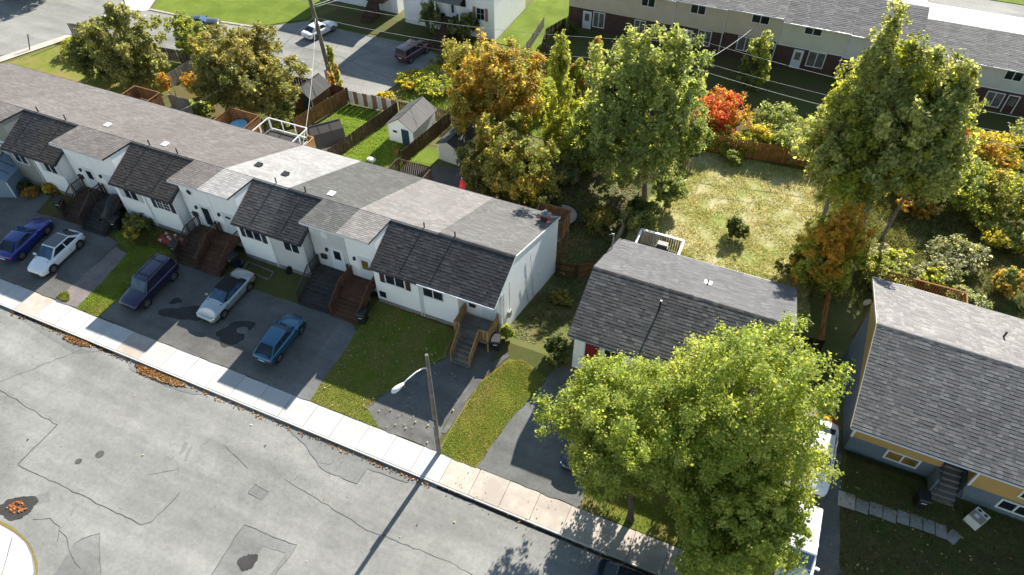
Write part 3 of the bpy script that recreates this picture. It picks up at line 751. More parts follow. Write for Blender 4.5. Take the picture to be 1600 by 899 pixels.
bm_, bmr = bungalow('bungalow', 'white bungalow with charcoal roof and red door, half hidden by the maples', -7.6, 4.75, (26.05, 4.40), (30.45, 6.15), (37.0, 3.0), ('shingle_house', 'shingle_blue', 'shingle_house', 'fascia_dark', 'metal_grey'))
MB().prism_x([(26.6, -.2), (26.6, 4.35), (30.45, 5.95), (36.6, 3.0), (36.6, -4.3), (26.6, -4.3)], -7.3, 4.45).build('wall', 'siding_white', bm_)
door(bm_, -6.55, -5.65, 1.5, 3.55, 26.6, 'door_red'); window(bm_, -5.3, -4.4, 2.2, 3.5, 26.6, 1); window(bm_, -2.2, -.4, 2.2, 3.4, 26.6, 2); window(bm_, 1.6, 3.4, 2.2, 3.4, 26.6, 2)
for a in (-6, -2, 2): window(bm_, a, a + 1.4, .6, 1.8, 36.6, 2, nrm=1)
door(bm_, -4.2, -3.3, -.4, 1.65, 36.6, 'door_white', None, 'trim_white', 1)
pipe(bm_, -2.95, 29.1, 5.62, .75, .06); pipe(bm_, -.75, 33.2, 4.83, .4, .05)
MB().obox((-.75, 33.2, 4.86), .5, .5, .03).build('flashing', 'metal_white', bm_)
# service mast at the gable corner
MB().tube([(-7.5, 34.5, 2.0), (-7.5, 34.5, 5.6), (-7.6, 34.3, 5.7), (-7.75, 34.35, 5.55)], .04, 6).build('service_mast', 'metal_grey', bm_)

br, brr = bungalow('bungalow', 'ochre and blue house with mottled grey roof and concrete steps', 8.75, 24.5, (26.2, 4.25), (32.25, 6.40), (39.0, 4.0), ('shingle_slate', 'shingle_slate_pale', 'shingle_blue', 'siding_beige', 'gutter_white'), R(-1.6))
MB().prism_x([(27.4, 1.95), (27.4, 4.45), (32.25, 6.2), (38.5, 4.0), (38.5, 1.95)], 9.4, 14.1).build('wall', 'siding_yellow', br)
MB().prism_x([(26.75, 2.15), (26.75, 4.3), (32.25, 6.2), (38.5, 4.0), (38.5, 2.15)], 15.45, 24.2).build('wall', 'siding_yellow', br)
MB().prism_x([(28.9, 2.1), (28.9, 4.9), (32.25, 6.19), (38.4, 4.0), (38.4, 2.1)], 14.11, 15.44).build('entry_wall', 'siding_yellow', br)
MB().box(9.43, 14.12, 27.43, 38.4, -4.2, 1.945).build('basement_wall', 'paint_blue', br)
MB().box(15.42, 24.17, 26.78, 38.4, -4.2, 2.145).build('basement_wall', 'paint_blue', br)
MB().box(14.13, 15.41, 28.95, 38.3, -4.2, 2.095).build('basement_wall', 'paint_blue', br)
MB().box(9.35, 9.47, 27.36, 27.48, 1.95, 4.3).build('corner_trim', 'trim_white', br); MB().box(15.4, 15.52, 26.71, 26.83, 2.15, 4.2).build('corner_trim', 'trim_white', br)
window(br, 11.5, 13.1, 1.15, 1.82, 27.43, 2, 'window_brown', fw=.1); window(br, 17.3, 18.8, 1.2, 1.9, 26.78, 2, fw=.1); window(br, 17.7, 19.2, 2.7, 3.7, 26.75, 2, fw=.1)
door(br, 14.3, 15.2, 2.1, 4.1, 28.9, 'door_white', (14.5, 15.0, 3.0, 3.9, 'window_glass'))
for a in (10, 13.5, 17): window(br, a, a + 1.4, 2.4, 3.4, 38.5, 2, nrm=1)
pipe(br, 15.9, 35.6, 5.2, .45, .06); 
dsh = MB(); dsh.tube([(9.0, 36.5, 3.9), (8.7, 36.4, 4.1)], .025, 6)
dsh.poly([(8.62 + .3 * math.cos(a) * .8, 36.35 + .3 * math.cos(a) * .4, 4.1 + .3 * math.sin(a)) for a in np.linspace(0, 6.283, 17)[:-1]])
dsh.build('satellite_dish', 'metal_white', br)
# concrete steps of the ochre house
st = thing('concrete_steps', 'grey concrete steps with black iron railings up to the ochre house', 'steps', (14.7, 26.3, .6))
n = 8
for i in range(n):
    MB().box(14.02, 15.38, 25.95 + i * .27, 28.9, .5 + i * .195, .5 + (i + 1) * .195 - .004).build('step', 'concrete_steps', st)
for xx in (14.17, 15.33):
    rl = MB()
    rl.beam((xx, 26.0, 1.6), (xx, 28.1, 3.1), .04, .04); rl.beam((xx, 28.1, 3.1), (xx, 28.8, 3.1), .04, .04)
    for k in range(9):
        y = 26.05 + k * .27; zf = .5 + .195 * (min(k, 7) + 1); rl.beam((xx, y, zf), (xx, y, 1.62 + (y - 26.0) * .71), .02, .02)
    rl.build('railing', 'black_plastic', st)
MB().box(14.0, 14.13, 26.3, 27.38, .3, 2.0).build('side_wall', 'paint_blue', st)
# path of pale slabs
pth = thing('stepping_path', 'row of pale paving slabs leading to the concrete steps', 'path', (12.2, 24.2, .36))
px = 9.5
for i in range(9):
    w_ = [.95, .72, .72, .72, .66, .66, .62, .6, .6][i]; yy = 24.15 + .03 * i + random.uniform(-.06, .06) - (.18 if i == 8 else 0)
    MB().obox((px + w_ / 2, yy, tz(yy) + .035), w_ - .05, .78 if i else .95, .07, random.uniform(-.05, .05) - (.5 if i == 8 else 0)).build('paving_slab', 'concrete_grey' if i else 'concrete_old', pth); px += w_

# ---------------------------------------------------------------- far row of town houses
def far_house(x0, x1, eave_z, wall, base_z, label, wins, lows, doors, shut=None, ridge_z=2.9):
    t = thing('town_house', label, 'house', ((x0 + x1) / 2, 84, -4), 'town houses of the far row')
    MB().box(x0 + .01, x1 - .01, 80.0, 92, base_z, eave_z).build('upper_wall', wall, t)
    MB().box(x0 + .015, x1 - .015, 80.06, 91.9, -4.6, base_z - .01).build('brick_wall', 'brick_brown', t)
    MB().box(x0 + .01, x1 - .01, 79.97, 80.0, base_z - .06, base_z + .05).build('band', 'trim_white' if wall != 'siding_beige' else 'siding_beige', t)
    e, r_, b = (79.5, eave_z + .02), (86.0, ridge_z), (92.6, eave_z + .02)
    rf = MB().prism_x([e, r_, b, (b[0], b[1] - .14), (r_[0], r_[1] - .14), (e[0], e[1] - .14)], x0 + .004, x1 - .004).build('roof', 'fascia_dark', t)
    shingle_slope(rf, x0 + .01, x1 - .01, e, r_, 'shingle_slate', .3, .5, .016)
    MB().box(x0 + .02, x1 - .02, 79.4, 79.495, eave_z - .12, eave_z).build('gutter', 'gutter_white', t)
    for a, b_, z0, z1 in wins: window(t, a, b_, z0, z1, 80.0, 2, fw=.09)
    for a, b_, z0, z1, gm in lows: window(t, a, b_, z0, z1, 80.06, 2, gm, fw=.1)
    for a, b_, z0, dm in doors:
        door(t, a, b_, z0, z0 + 2.1, 80.06, dm, (a + .15, b_ - .15, z0 + 1.0, z0 + 1.9, 'window_curtain'))
    MB().tube([(x1 - .12, 79.95, eave_z - .1), (x1 - .12, 79.95, -4.0)], .06, 6).build('downpipe', 'gutter_white', t)
    return t
far_house(-27.0, -13.9, 1.6, 'siding_beige', -1.45, 'beige over brown brick end house of the far row', [(-18.0, -16.5, .2, 1.1), (-24.5, -23, .2, 1.1)], [(-23.7, -22.4, -3.5, -1.75, 'window_curtain'), (-18.5, -17.3, -3.3, -1.75, 'window_curtain')], [(-25.0, -24.1, -4.0, 'door_white')])
far_house(-13.9, -8.0, 1.7, 'siding_beige', -1.3, 'beige town house behind the tall green tree, white patio door', [(-12.2, -10.6, .4, 1.35)], [(-10.8, -9.4, -3.2, -1.5, 'window_curtain')], [(-12.6, -11.6, -3.9, 'door_white')])
far_house(-8.0, -1.95, 1.8, 'siding_beige', -1.1, 'beige town house next to the cream one', [(-5.3, -3.5, .6, 1.55)], [(-6.2, -4.6, -2.9, -1.35, 'window_curtain')], [(-4.1, -3.2, -3.6, 'door_white')])
far_house(-1.95, 5.2, 1.45, 'siding_cream', -1.35, 'cream town house with maroon shades in its upper window', [(.5, 2.2, .4, 1.25)], [(1.7, 3.4, -3.2, -1.55, 'window_curtain')], [(.1, 1.0, -3.8, 'door_white')])
far_house(5.2, 12.2, 1.35, 'siding_pale', -1.5, 'pale town house hidden by the poplar crown', [(8, 9.6, .2, 1.1)], [(8, 9.6, -3.5, -1.9, 'window_curtain')], [(10.4, 11.3, -4.0, 'door_white')])
far_house(12.2, 18.3, .75, 'siding_pale', -1.75, 'pale grey town house with vine climbing its wall', [(14, 15.4, -.4, .4)], [(14, 15.4, -3.7, -2.2, 'window_curtain')], [(16.4, 17.3, -4.3, 'door_white')], ridge_z=1.7)
far_house(18.3, 30.0, .75, 'siding_pale', -1.75, 'pale grey town house with white patio window beside a maroon door', [(20.7, 22.2, -.5, .4)], [(20.1, 21.6, -3.7, -2.2, 'window_curtain')], [(22.1, 23.0, -4.3, 'shutter_maroon')], ridge_z=1.7)

# ---------------------------------------------------------------- grey house by the back road
gh = thing('detached_house', 'light grey house with rose shutters and dark front steps by the back road', 'house', (-39, 77, -4))
MB().prism_x([(72.8, -4.4), (72.8, 4.3), (77.5, 6.0), (82.5, 4.3), (82.5, -4.4)], -46.2, -33.8).build('wall', 'siding_offwhite', gh)
gr_ = MB().prism_x([(72.3, 4.2), (77.5, 6.2), (83, 4.2), (83, 4.05), (77.5, 6.05), (72.3, 4.05)], -46.5, -33.5).build('roof', 'shingle_slate', gh)
window(gh, -36.1, -35.1, -1.75, -.4, 72.8, 1, bars=2, fw=.09)
for sx in (-36.6, -35.0): MB().box(sx, sx + .38, 72.75, 72.8, -1.85, -.3).build('shutter', 'shutter_rose', gh)
window(gh, -38.3, -37.5, -.6, .3, 72.8, 1, fw=.09); window(gh, -43.6, -42.4, -.2, 1.0, 72.8, 1, fw=.09); window(gh, -41.0, -40.4, -2.9, -1.9, 72.8, 1, fw=.08)
MB().box(-44.1, -43.75, 72.75, 72.8, -.3, 1.1).build('shutter', 'shutter_rose', gh)
door(gh, -39.7, -38.9, -2.2, -.1, 72.8, 'door_white', (-39.45, -39.15, -1.6, -.4, 'window_glass'))
pc = MB(); pc.prism_x([(71.2, .35), (72.8, .75), (72.8, .6), (71.2, .2)], -41, -37.6); pc.build('porch_roof', 'shingle_slate', gh)
for xx in (-40.9, -37.7): MB().box(xx - .06, xx + .06, 71.3, 71.42, -2.2, .22).build('porch_post', 'trim_white', gh)
for i in range(9): MB().box(-39.9, -38.6, 70.9 - .28 * (i + 1), 70.9 - .28 * i, -4.1, -2.25 - .2 * i).build('step', 'wood_brown', gh)
MB().box(-40.6, -38.0, 70.9, 72.8, -2.4, -2.2).build('landing', 'wood_brown', gh)
for xx in (-39.92, -38.58):
    sr = MB()
    sr.beam((xx, 68.4, -3.2), (xx, 70.9, -1.3), .06, .06)
    for k in range(6): sr.beam((xx, 68.5 + k * .46, -4 + k * .36), (xx, 68.5 + k * .46, -3.1 + k * .35), .05, .05)
    sr.build('railing', 'wood_brown', gh)
gh2 = thing('detached_house', 'neighbouring house with dark steps behind the white sedan', 'house', (-54, 77, -4))
MB().prism_x([(74.5, -4.4), (74.5, 1.8), (79, 3.4), (83.5, 1.8), (83.5, -4.4)], -58.5, -48.2).build('wall', 'siding_offwhite', gh2)
MB().prism_x([(74, 1.7), (79, 3.6), (84, 1.7), (84, 1.55), (79, 3.45), (74, 1.55)], -58.8, -47.9).build('roof', 'shingle_slate', gh2)
for i in range(9): MB().box(-51.4, -50, 73 - .28 * (i + 1), 73 - .28 * i, -4.1, -2.25 - .2 * i).build('step', 'wood_brown', gh2)
MB().box(-51.8, -49.4, 73, 74.5, -2.45, -2.2).build('landing', 'wood_brown', gh2)
door(gh2, -51.2, -50.3, -2.2, -.1, 74.5, 'door_white'); window(gh2, -55.5, -54, -1.5, -.3, 74.5, 2)
# ================================================================== ENTRY STEPS
def entry_steps(label, x0, x1, deck_y0, deck_y1, zd, n, mt, rail_mt=None, run=.27, sx=None, style='slat', group='wooden entry steps of the row houses', rails=(1, 1), rail_boards=False):
    """platform from deck_y0 (front edge) to deck_y1 (house), n steps down to the street side"""
    rail_mt = rail_mt or mt
    s0, s1 = sx or (x0, x1)
    yb = deck_y0 - n * run; zg = tz(yb); rise = (zd - zg) / (n + 1)
    t = thing('entry_steps', label, 'steps', ((x0 + x1) / 2, yb, zg), group)
    nb = max(3, int((deck_y1 - deck_y0) / .14)); w_ = (deck_y1 - deck_y0) / nb
    me = MB().box(x0, x1, 0, w_ - .012, -.04, 0).mesh('deck_board'); me.materials.append(M[mt])
    for i in range(nb): link('deck_board', me, t, (0, deck_y0 + i * w_, zd))
    for i in range(n):
        y = deck_y0 - run * (i + 1); z = zd - rise * (i + 1)
        MB().box(s0, s1, y - .02, y + run, z - .045, z).build('tread', mt, t)
        MB().box(s0 + .03, s1 - .03, y + run - .03, y + run - .005, z + .003, z + rise - .05).build('riser', mt, t)
    for xx in (s0 + .03, s1 - .03):
        MB().beam((xx, deck_y0, zd - .2), (xx, yb, zg + rise * .3), .05, .24).build('stringer', mt, t)
    sk = MB(); sk.box(x0 + .02, x1 - .02, deck_y0 + .01, deck_y0 + .05, zd - .26, zd - .05); sk.build('fascia_board', mt, t)
    for xx in (x0 + .07, x1 - .07):
        for yy in (deck_y0 + .07, deck_y1 - .1):
            MB().box(xx - .05, xx + .05, yy - .05, yy + .05, tz(yy) - .1, zd + 1.0).build('post', rail_mt, t)
    def panel(p0, p1, h=.92):
        rl = MB(); rl.beam(Vector(p0) + Vector((0, 0, h)), Vector(p1) + Vector((0, 0, h)), .09, .045); rl.beam(Vector(p0) + Vector((0, 0, .12)), Vector(p1) + Vector((0, 0, .12)), .04, .07)
        o = rl.build('handrail', rail_mt, t)
        L = (Vector(p1) - Vector(p0)).length; k = max(2, int(L / (.13 if not rail_boards else .16)))
        d = Vector(p1) - Vector(p0); wb = .035 if not rail_boards else .12
        alongx = abs(d.x) > abs(d.y)
        for i in range(k):
            q = Vector(p0) + d * ((i + .5) / k)
            sxx, syy = (wb, .03) if alongx else (.03, wb)
            MB().box(q.x - sxx / 2, q.x + sxx / 2, q.y - syy / 2, q.y + syy / 2, q.z + .06, q.z + h - .02).build('baluster', rail_mt, o)
    for side, xx in zip(rails, (x0 + .05, x1 - .05)):
        if side: panel((xx, deck_y1 - .15, zd), (xx, deck_y0 + .05, zd))
    if s0 > x0 + .1: panel((x0 + .05, deck_y0 + .05, zd), (s0 - .03, deck_y0 + .05, zd))
    if s1 < x1 - .1: panel((s1 + .03, deck_y0 + .05, zd), (x1 - .05, deck_y0 + .05, zd))
    for side, xx in zip(rails, (s0 - .02, s1 + .02)):
        if not side: continue
        MB().box(xx - .045, xx + .045, yb + .1, yb + .19, zg - .05, zg + 1.1).build('post', rail_mt, t)
        panel((xx, deck_y0, zd), (xx, yb + .12, zg + rise))
    return t
entry_steps('new pale timber deck and grey steps of the end house', -15.25, -12.75, 25.6, 27.35, 1.6, 6, 'wood_grey', 'wood_new', .27, (-14.75, -13.45), rail_boards=True)
entry_steps('reddish brown steps with solid sides at the amber glass door', -24.2, -22.05, 26.1, 27.4, 1.6, 7, 'wood_red', 'wood_red', .26, rail_boards=True)
entry_steps('wide dark grey steps at the light grey house', -27.0, -24.35, 26.3, 27.4, 1.6, 7, 'wood_darkgrey', 'wood_darkgrey', .28, rails=(1, 0))
entry_steps('brown steps with weathered landing at the house with the white roof', -35.7, -33.75, 26.1, 27.4, 1.6, 7, 'wood_red', 'wood_red', .27)
entry_steps('dark brown steps at the storm door of the taupe roofed house', -37.75, -35.9, 26.1, 27.4, 1.6, 7, 'wood_brown', 'wood_brown', .27)
entry_steps('black covered steps by the yellowing bush', -47.15, -44.85, 26.1, 27.4, 1.6, 7, 'wood_darkgrey', 'wood_darkgrey', .27)
entry_steps('brown steps with open railings left of the black covered steps', -49.45, -47.4, 26.3, 27.4, 1.6, 7, 'wood_brown', 'wood_brown', .26)
# black tarpaulin over the covered steps
mb = MB(); nX, nY = 8, 8
for i in range(nX + 1):
    for j in range(nY + 1):
        u, v = i / nX, j / nY
        z = 2.55 - .5 * (2 * u - 1) ** 2 - 1.15 * (1 - v) ** 1.6 + .07 * math.sin(9 * u + 7 * v)
        mb.v.append((-46.0 + 1.25 * u, 25.0 + 1.9 * v, z))
for i in range(nX):
    for j in range(nY):
        a = i * (nY + 1) + j; mb.f.append((a, a + nY + 1, a + nY + 2, a + 1))
tp = mb.build('tarpaulin', 'black_plastic', None, True)
sm = tp.modifiers.new('thick', 'SOLIDIFY'); sm.thickness = .03
tag(tp, 'black tarpaulin draped over the railing of the dark steps', 'tarpaulin')

# ================================================================== FENCES
def fence(label, pts, h, mt, bw=.14, gap=.02, rail_mt=None, group=None, top='flat', step_z=None, post_h=None, mats=None, post_every=2.4, rails=(.35, .85), z_fn=None, name='fence', side=1):
    z_fn = z_fn or tz; rail_mt = rail_mt or mt
    p0 = pts[0]; t = thing(name, label, 'fence', (p0[0], p0[1], z_fn(p0[1])), group)
    meshes = {}
    def bmesh_for(m):
        if m not in meshes:
            if top == 'pointed':
                mb = MB(); n0 = 0
                prof = [(-bw / 2, 0), (bw / 2, 0), (bw / 2, h - bw * .6), (0, h), (-bw / 2, h - bw * .6)]
                mb.v += [(x, -.011, z) for x, z in prof] + [(x, .011, z) for x, z in prof]; k = 5
                mb.f += [tuple(range(k)), tuple(range(2 * k - 1, k - 1, -1))] + [(i, k + i, k + (i + 1) % k, (i + 1) % k) for i in range(k)]
            else:
                mb = MB().box(-bw / 2, bw / 2, -.011, .011, 0, h)
            me = mb.mesh('board'); me.materials.append(M[m]); meshes[m] = me
        return meshes[m]
    k = 0
    for a, b in zip(pts[:-1], pts[1:]):
        L = math.hypot(b[0] - a[0], b[1] - a[1]); ang = math.atan2(b[1] - a[1], b[0] - a[0]); n = max(1, int(L / (bw + gap)))
        for i in range(n):
            s = (i + .5) / n; x, y = a[0] + s * (b[0] - a[0]), a[1] + s * (b[1] - a[1])
            m = mats[k % len(mats)] if mats else mt; k += 1
            o = link('board', bmesh_for(m), t); o.location = Vector(o.location) + Vector((x, y, z_fn(y) + .04 + random.uniform(-.015, .015)))
            o.rotation_euler = (random.uniform(-.01, .01), random.uniform(-.012, .012), ang)
        nx, ny = -math.sin(ang) * .04 * side, math.cos(ang) * .04 * side
        for f in rails:
            MB().beam((a[0] + nx, a[1] + ny, z_fn(a[1]) + h * f), (b[0] + nx, b[1] + ny, z_fn(b[1]) + h * f), .04, .09).build('rail', rail_mt, t)
        np_ = max(1, round(L / post_every))
        for i in range(np_ + 1):
            s = i / np_; x, y = a[0] + s * (b[0] - a[0]) + nx * 1.6, a[1] + s * (b[1] - a[1]) + ny * 1.6
            MB().obox((x, y, z_fn(y) + (post_h or h) / 2), .1, .1, (post_h or h) + .12, ang).build('post', rail_mt, t)
    return t
fence('cedar fence with pale cap between two back yards', [(-44.0, 46.6), (-42.5, 53.6)], 1.7, 'wood_cedar', rail_mt='wood_weathered')
fence('dark brown board fence between the two bright green yards', [(-38.0, 43.5), (-37.3, 48.5), (-36.4, 53.9)], 1.5, 'wood_brown', rail_mt='wood_weathered')
fence('fence of wide white and brown striped panels behind the green yard', [(-42.3, 53.75), (-36.6, 54.0)], 1.55, 'trim_white', bw=.52, gap=.012, mats=['trim_white', 'shutter_rose'], rail_mt='wood_brown')
fence('dark weathered fence right of the white shed', [(-31.4, 46.2), (-30.5, 54.2)], 1.6, 'wood_brown')
fence('dark picket fence behind the white shed', [(-36.3, 54.1), (-30.6, 54.5), (-25.8, 55.0)], 1.5, 'wood_brown', gap=.05)
fence('reddish brown fence behind the dark shed', [(-50.8, 53.6), (-46.3, 54.2), (-42.6, 54.0)], 1.6, 'wood_red')
fence('weathered grey picket fence under the tall green tree', [(-18.4, 52.8), (-12, 54.2), (-5.8, 56.6)], 1.5, 'wood_weathered', gap=.07)
fence('grey board fence with tall dark posts by the bushes', [(-17.6, 50.2), (-18.4, 55.6)], 1.6, 'wood_weathered', post_h=2.4)
fence('orange brown fence with open gaps behind the dry lawn', [(-5.8, 60.4), (-1, 60.9), (5.0, 61.8)], 1.9, 'wood_orange', bw=.15, gap=.035)
fence('orange brown fence continuing behind the poplar', [(5.2, 61.9), (12, 62.6)], 1.9, 'wood_orange', bw=.15, gap=.05)
fence('brown picket fence closing the gap beside the white gable wall', [(-12.4, 37.6), (-10.8, 38.0), (-9.2, 39.9)], 1.45, 'wood_cedar', top='pointed', gap=.05, rail_mt='wood_brown', side=-1)
fence('weathered fence running back beside the bungalow', [(-9.2, 40.2), (-9.0, 49.5)], 1.4, 'wood_weathered', gap=.05)
fence('short brown fence panel between the two bungalows', [(5.0, 36.6), (7.9, 37.2)], 1.7, 'wood_brown')
fence('orange timber fence seen edge on between the bungalows', [(7.9, 37.4), (8.0, 47.4)], 1.6, 'wood_orange')
fence('grey weathered fence along the corner yard', [(-66.0, 49.8), (-68.6, 55.0)], 1.6, 'wood_weathered')
fence('grey weathered fence at the back of the corner yard', [(-67.4, 53.0), (-62.4, 53.6)], 1.6, 'wood_grey')
fence('pale timber fence beside the orange shrub', [(-62.0, 47.8), (-61.9, 53.0)], 1.6, 'wood_weathered', gap=.03)
fence('curved dark fence round the lawn of the far end house', [(-27.1, 79.0), (-28.2, 75.5), (-27.4, 72.2), (-24.5, 70.2)], 1.4, 'wood_brown', gap=.04)
fence('dark picket fence under the orange leaved bush', [(-24.3, 69.8), (-19.5, 69.0)], 1.5, 'wood_brown', gap=.06)
fence('grey wire topped fence beside the bright lawn', [(-28.9, 69.5), (-29.6, 78.5)], 1.3, 'wood_weathered', gap=.09, bw=.06)

# privacy screens and decks on the back of the row
def screen_deck(label, x0, x1, y0, y1, zd, zt, mt, sides='lbr', rail=False, name='back_deck', bw=.14, floor='wood_grey', gap=.015, cap=None):
    t = thing(name, label, 'deck', ((x0 + x1) / 2, (y0 + y1) / 2, tz((y0 + y1) / 2)), 'decks on the back of the row')
    MB().box(x0, x1, y0, y1, zd - .12, zd).build('platform', floor, t)
    for xx in (x0 + .08, x1 - .08):
        for yy in (y0 + .1, y1 - .08):
            MB().box(xx - .06, xx + .06, yy - .06, yy + .06, tz(yy) - .2, zt).build('post', mt, t)
    def run(a, b):
        L = math.hypot(b[0] - a[0], b[1] - a[1]); ang = math.atan2(b[1] - a[1], b[0] - a[0])
        if rail:
            q = MB()
            for f in (zt - .06, zd + .15): q.beam((*a, f), (*b, f), .06, .09)
            q.build('handrail', mt, t)
            k = max(2, int(L / 1.1))
            for i in range(k + 1):
                x, y = a[0] + (b[0] - a[0]) * i / k, a[1] + (b[1] - a[1]) * i / k; MB().obox((x, y, (zd + zt) / 2), .08, .08, zt - zd, ang).build('baluster', mt, t)
            return
        n = max(1, int(L / (bw + gap))); me = MB().box(-bw / 2, bw / 2, -.012, .012, zd + .04, zt - .06).mesh('board'); me.materials.append(M[mt])
        for i in range(n):
            s = (i + .5) / n; o = link('board', me, t, (a[0] + s * (b[0] - a[0]), a[1] + s * (b[1] - a[1]), 0)); o.rotation_euler = (0, 0, ang)
        MB().beam((*a, zt - .03), (*b, zt - .03), .16 if cap else .09, .06).build('rail', cap or mt, t)
    if 'l' in sides: run((x0, y0), (x0, y1))
    if 'r' in sides: run((x1, y0), (x1, y1))
    if 'b' in sides: run((x0, y1), (x1, y1))
    return t
screen_deck('brown board deck box behind the far left roofs', -57.3, -54.2, 38.4, 40.9, .2, 1.55, 'wood_cedar')
screen_deck('weathered board deck box next to the orange shrub', -54.1, -51.6, 38.4, 41.6, -.6, 1.0, 'wood_weathered', 'br')
screen_deck('cedar deck box with a blue tub inside', -45.9, -42.6, 38.4, 41.0, .3, 1.95, 'wood_cedar')
screen_deck('white railed deck over the grey barn shed', -41.6, -37.4, 38.4, 41.0, .7, 2.0, 'trim_white', 'lbr', True, floor='wood_darkgrey')
screen_deck('cedar screen beside the white railing', -37.3, -36.6, 38.5, 40.6, .2, 1.5, 'wood_new', 'br')
screen_deck('dark brown slatted deck box behind the grey roof', -28.4, -25.1, 38.4, 41.0, -.1, 1.35, 'wood_brown', gap=.05)
screen_deck('low red brown deck with the folded umbrella', -22.8, -19.0, 38.4, 41.2, -1.3, -.2, 'wood_red', gap=.04)
screen_deck('cedar deck box behind the chimney corner', -14.9, -12.4, 38.4, 40.2, .0, 1.55, 'wood_cedar')
screen_deck('white capped grey deck with barbecue behind the bungalow', -6.8, -3.5, 37.2, 41.0, -.4, .95, 'wood_weathered', gap=.04, cap='trim_white')
screen_deck('orange timber deck rail behind the ochre house', 10.3, 15.2, 39.3, 41.0, 2.0, 3.1, 'wood_orange', 'lbr', False, gap=.1, bw=.05)
mb = MB(); mb.obox((-4.9, 40.2, .35), .9, .55, .5); mb.obox((-4.9, 40.2, .7), .8, .45, .25)
for sx in (-.35, .35):
    for sy in (-.2, .2): mb.beam((-4.9 + sx, 40.2 + sy, -.4), (-4.9 + sx, 40.2 + sy, .12), .04, .04)
tag(mb.build('barbecue', 'black_plastic'), 'black barbecue standing on the white capped deck', 'barbecue')
mb = MB(); mb.box(-5.9, -4.6, 38.5, 39.4, .25, .31)
for xx in (-5.8, -4.7):
    for yy in (38.6, 39.3): mb.beam((xx, yy, -.4), (xx, yy, .25), .06, .06)
tag(mb.build('deck_table', 'trim_white'), 'white table in front of the barbecue', 'table')
mb = MB(); mb.tube([(-44.5, 40.1, .3), (-44.5, 40.1, 1.0)], [.55, .7], 14); mb.tube([(-44.5, 40.1, 1.0), (-44.5, 40.1, 1.06)], [.78, .78], 14)
tag(mb.build('tub', 'blue_plastic'), 'round blue tub inside the cedar deck box', 'tub')
# folded umbrella
um = thing('patio_umbrella', 'folded red patio umbrella on the low red deck', 'umbrella', (-22.3, 41.0, -1.3))
MB().tube([(-22.3, 41.0, -1.3), (-22.3, 41.0, 1.15)], .025, 6).build('pole', 'metal_white', um)
MB().tube([(-22.3, 41.0, -.25), (-22.3, 41.0, .1), (-22.3, 41.0, .6), (-22.3, 41.0, 1.05)], [.26, .3, .2, .04], 10).build('canopy', 'red_cloth', um)
for i, (x, y) in enumerate(((-20.6, 40.2), (-19.7, 40.0))):
    mb = MB(); mb.obox((x, y, -.85), .5, .5, .06); mb.obox((x, y + .24, -.5), .5, .05, .6)
    for sx in (-.2, .2):
        for sy in (-.2, .2): mb.beam((x + sx, y + sy, -1.3), (x + sx, y + sy, -.86), .04, .04)
    tag(mb.build('garden_chair', 'red_cloth'), ['red garden chair next to the folded umbrella', 'red garden chair at the corner of the low red deck'][i], 'chair', 'red garden chairs')

# ================================================================== SHEDS
def shed(name, label, x, y, w_, d, h, rh, rz, wall, roof, doorm=None, win=False, gambrel=False, mt_door_side=-1, overhang=.2, z=None):
    z0 = tz(y) if z is None else z
    t = thing(name, label, 'shed', (x, y, z0), None, False, (0, 0, rz))
    if gambrel: prof = [(-w_ / 2, h), (-w_ * .36, h + rh * .62), (0, h + rh), (w_ * .36, h + rh * .62), (w_ / 2, h)]
    else: prof = [(-w_ / 2, h), (0, h + rh), (w_ / 2, h)]
    mb = MB(); pr = [(-w_ / 2, -.4)] + prof + [(w_ / 2, -.4)]; k = len(pr)
    mb.v += [(a, -d / 2, b) for a, b in pr] + [(a, d / 2, b) for a, b in pr]
    mb.f += [tuple(range(k)), tuple(range(2 * k - 1, k - 1, -1))] + [(i, (i + 1) % k, k + (i + 1) % k, k + i) for i in range(k)]
    mb.build('wall', wall, t)
    rf = MB(); o = overhang
    for (a, b), (c, e) in zip(prof[:-1], prof[1:]):
        a2, b2 = a, b; c2, e2 = c, e
        if a == -w_ / 2: s = (e - b) / (c - a); a2 = a - o; b2 = b - o * s
        if c == w_ / 2: s = (e - b) / (c - a); c2 = c + o; e2 = e + o * s
        rf.hexa([(a2, -d / 2 - o, b2 + .02), (c2, -d / 2 - o, e2 + .02), (c2, d / 2 + o, e2 + .02), (a2, d / 2 + o, b2 + .02), (a2, -d / 2 - o, b2 + .09), (c2, -d / 2 - o, e2 + .09), (c2, d / 2 + o, e2 + .09), (a2, d / 2 + o, b2 + .09)])
    r_ = rf.build('roof', roof, t)
    # seams: strips standing proud on the roof
    sm = MB()
    for f in (.33, .66):
        yy = -d / 2 - o + (d + 2 * o) * f
        for (a, b), (c, e) in zip(prof[:-1], prof[1:]): sm.beam((a, yy, b + .1), (c, yy, e + .1), .05, .02)
    sm.beam((0, -d / 2 - o, h + rh + .1), (0, d / 2 + o, h + rh + .1), .12, .03)
    sm.build('roof_seam', 'fascia_dark', r_)
    if doorm:
        dx = w_ * .18
        MB().box(dx - .42, dx + .42, -d / 2 - .05, -d / 2 - .005, .05, min(h + rh * .3, 1.85)).build('door', doorm, t)
    if win:
        MB().box(-w_ * .32, -w_ * .32 + .55, -d / 2 - .05, -d / 2 - .005, h * .6, h * .6 + .32).build('window', 'trim_white', t)
        MB().box(-w_ * .32 + .05, -w_ * .32 + .5, -d / 2 - .06, -d / 2 - .052, h * .6 + .05, h * .6 + .27).build('pane', 'window_glass', t)
    tr = MB()
    for xx in (-w_ / 2, w_ / 2): tr.box(xx - .04, xx + .04, -d / 2 - .03, -d / 2 + .05, -.2, h - .02)
    tr.build('corner_trim', 'trim_white', t)
    return t
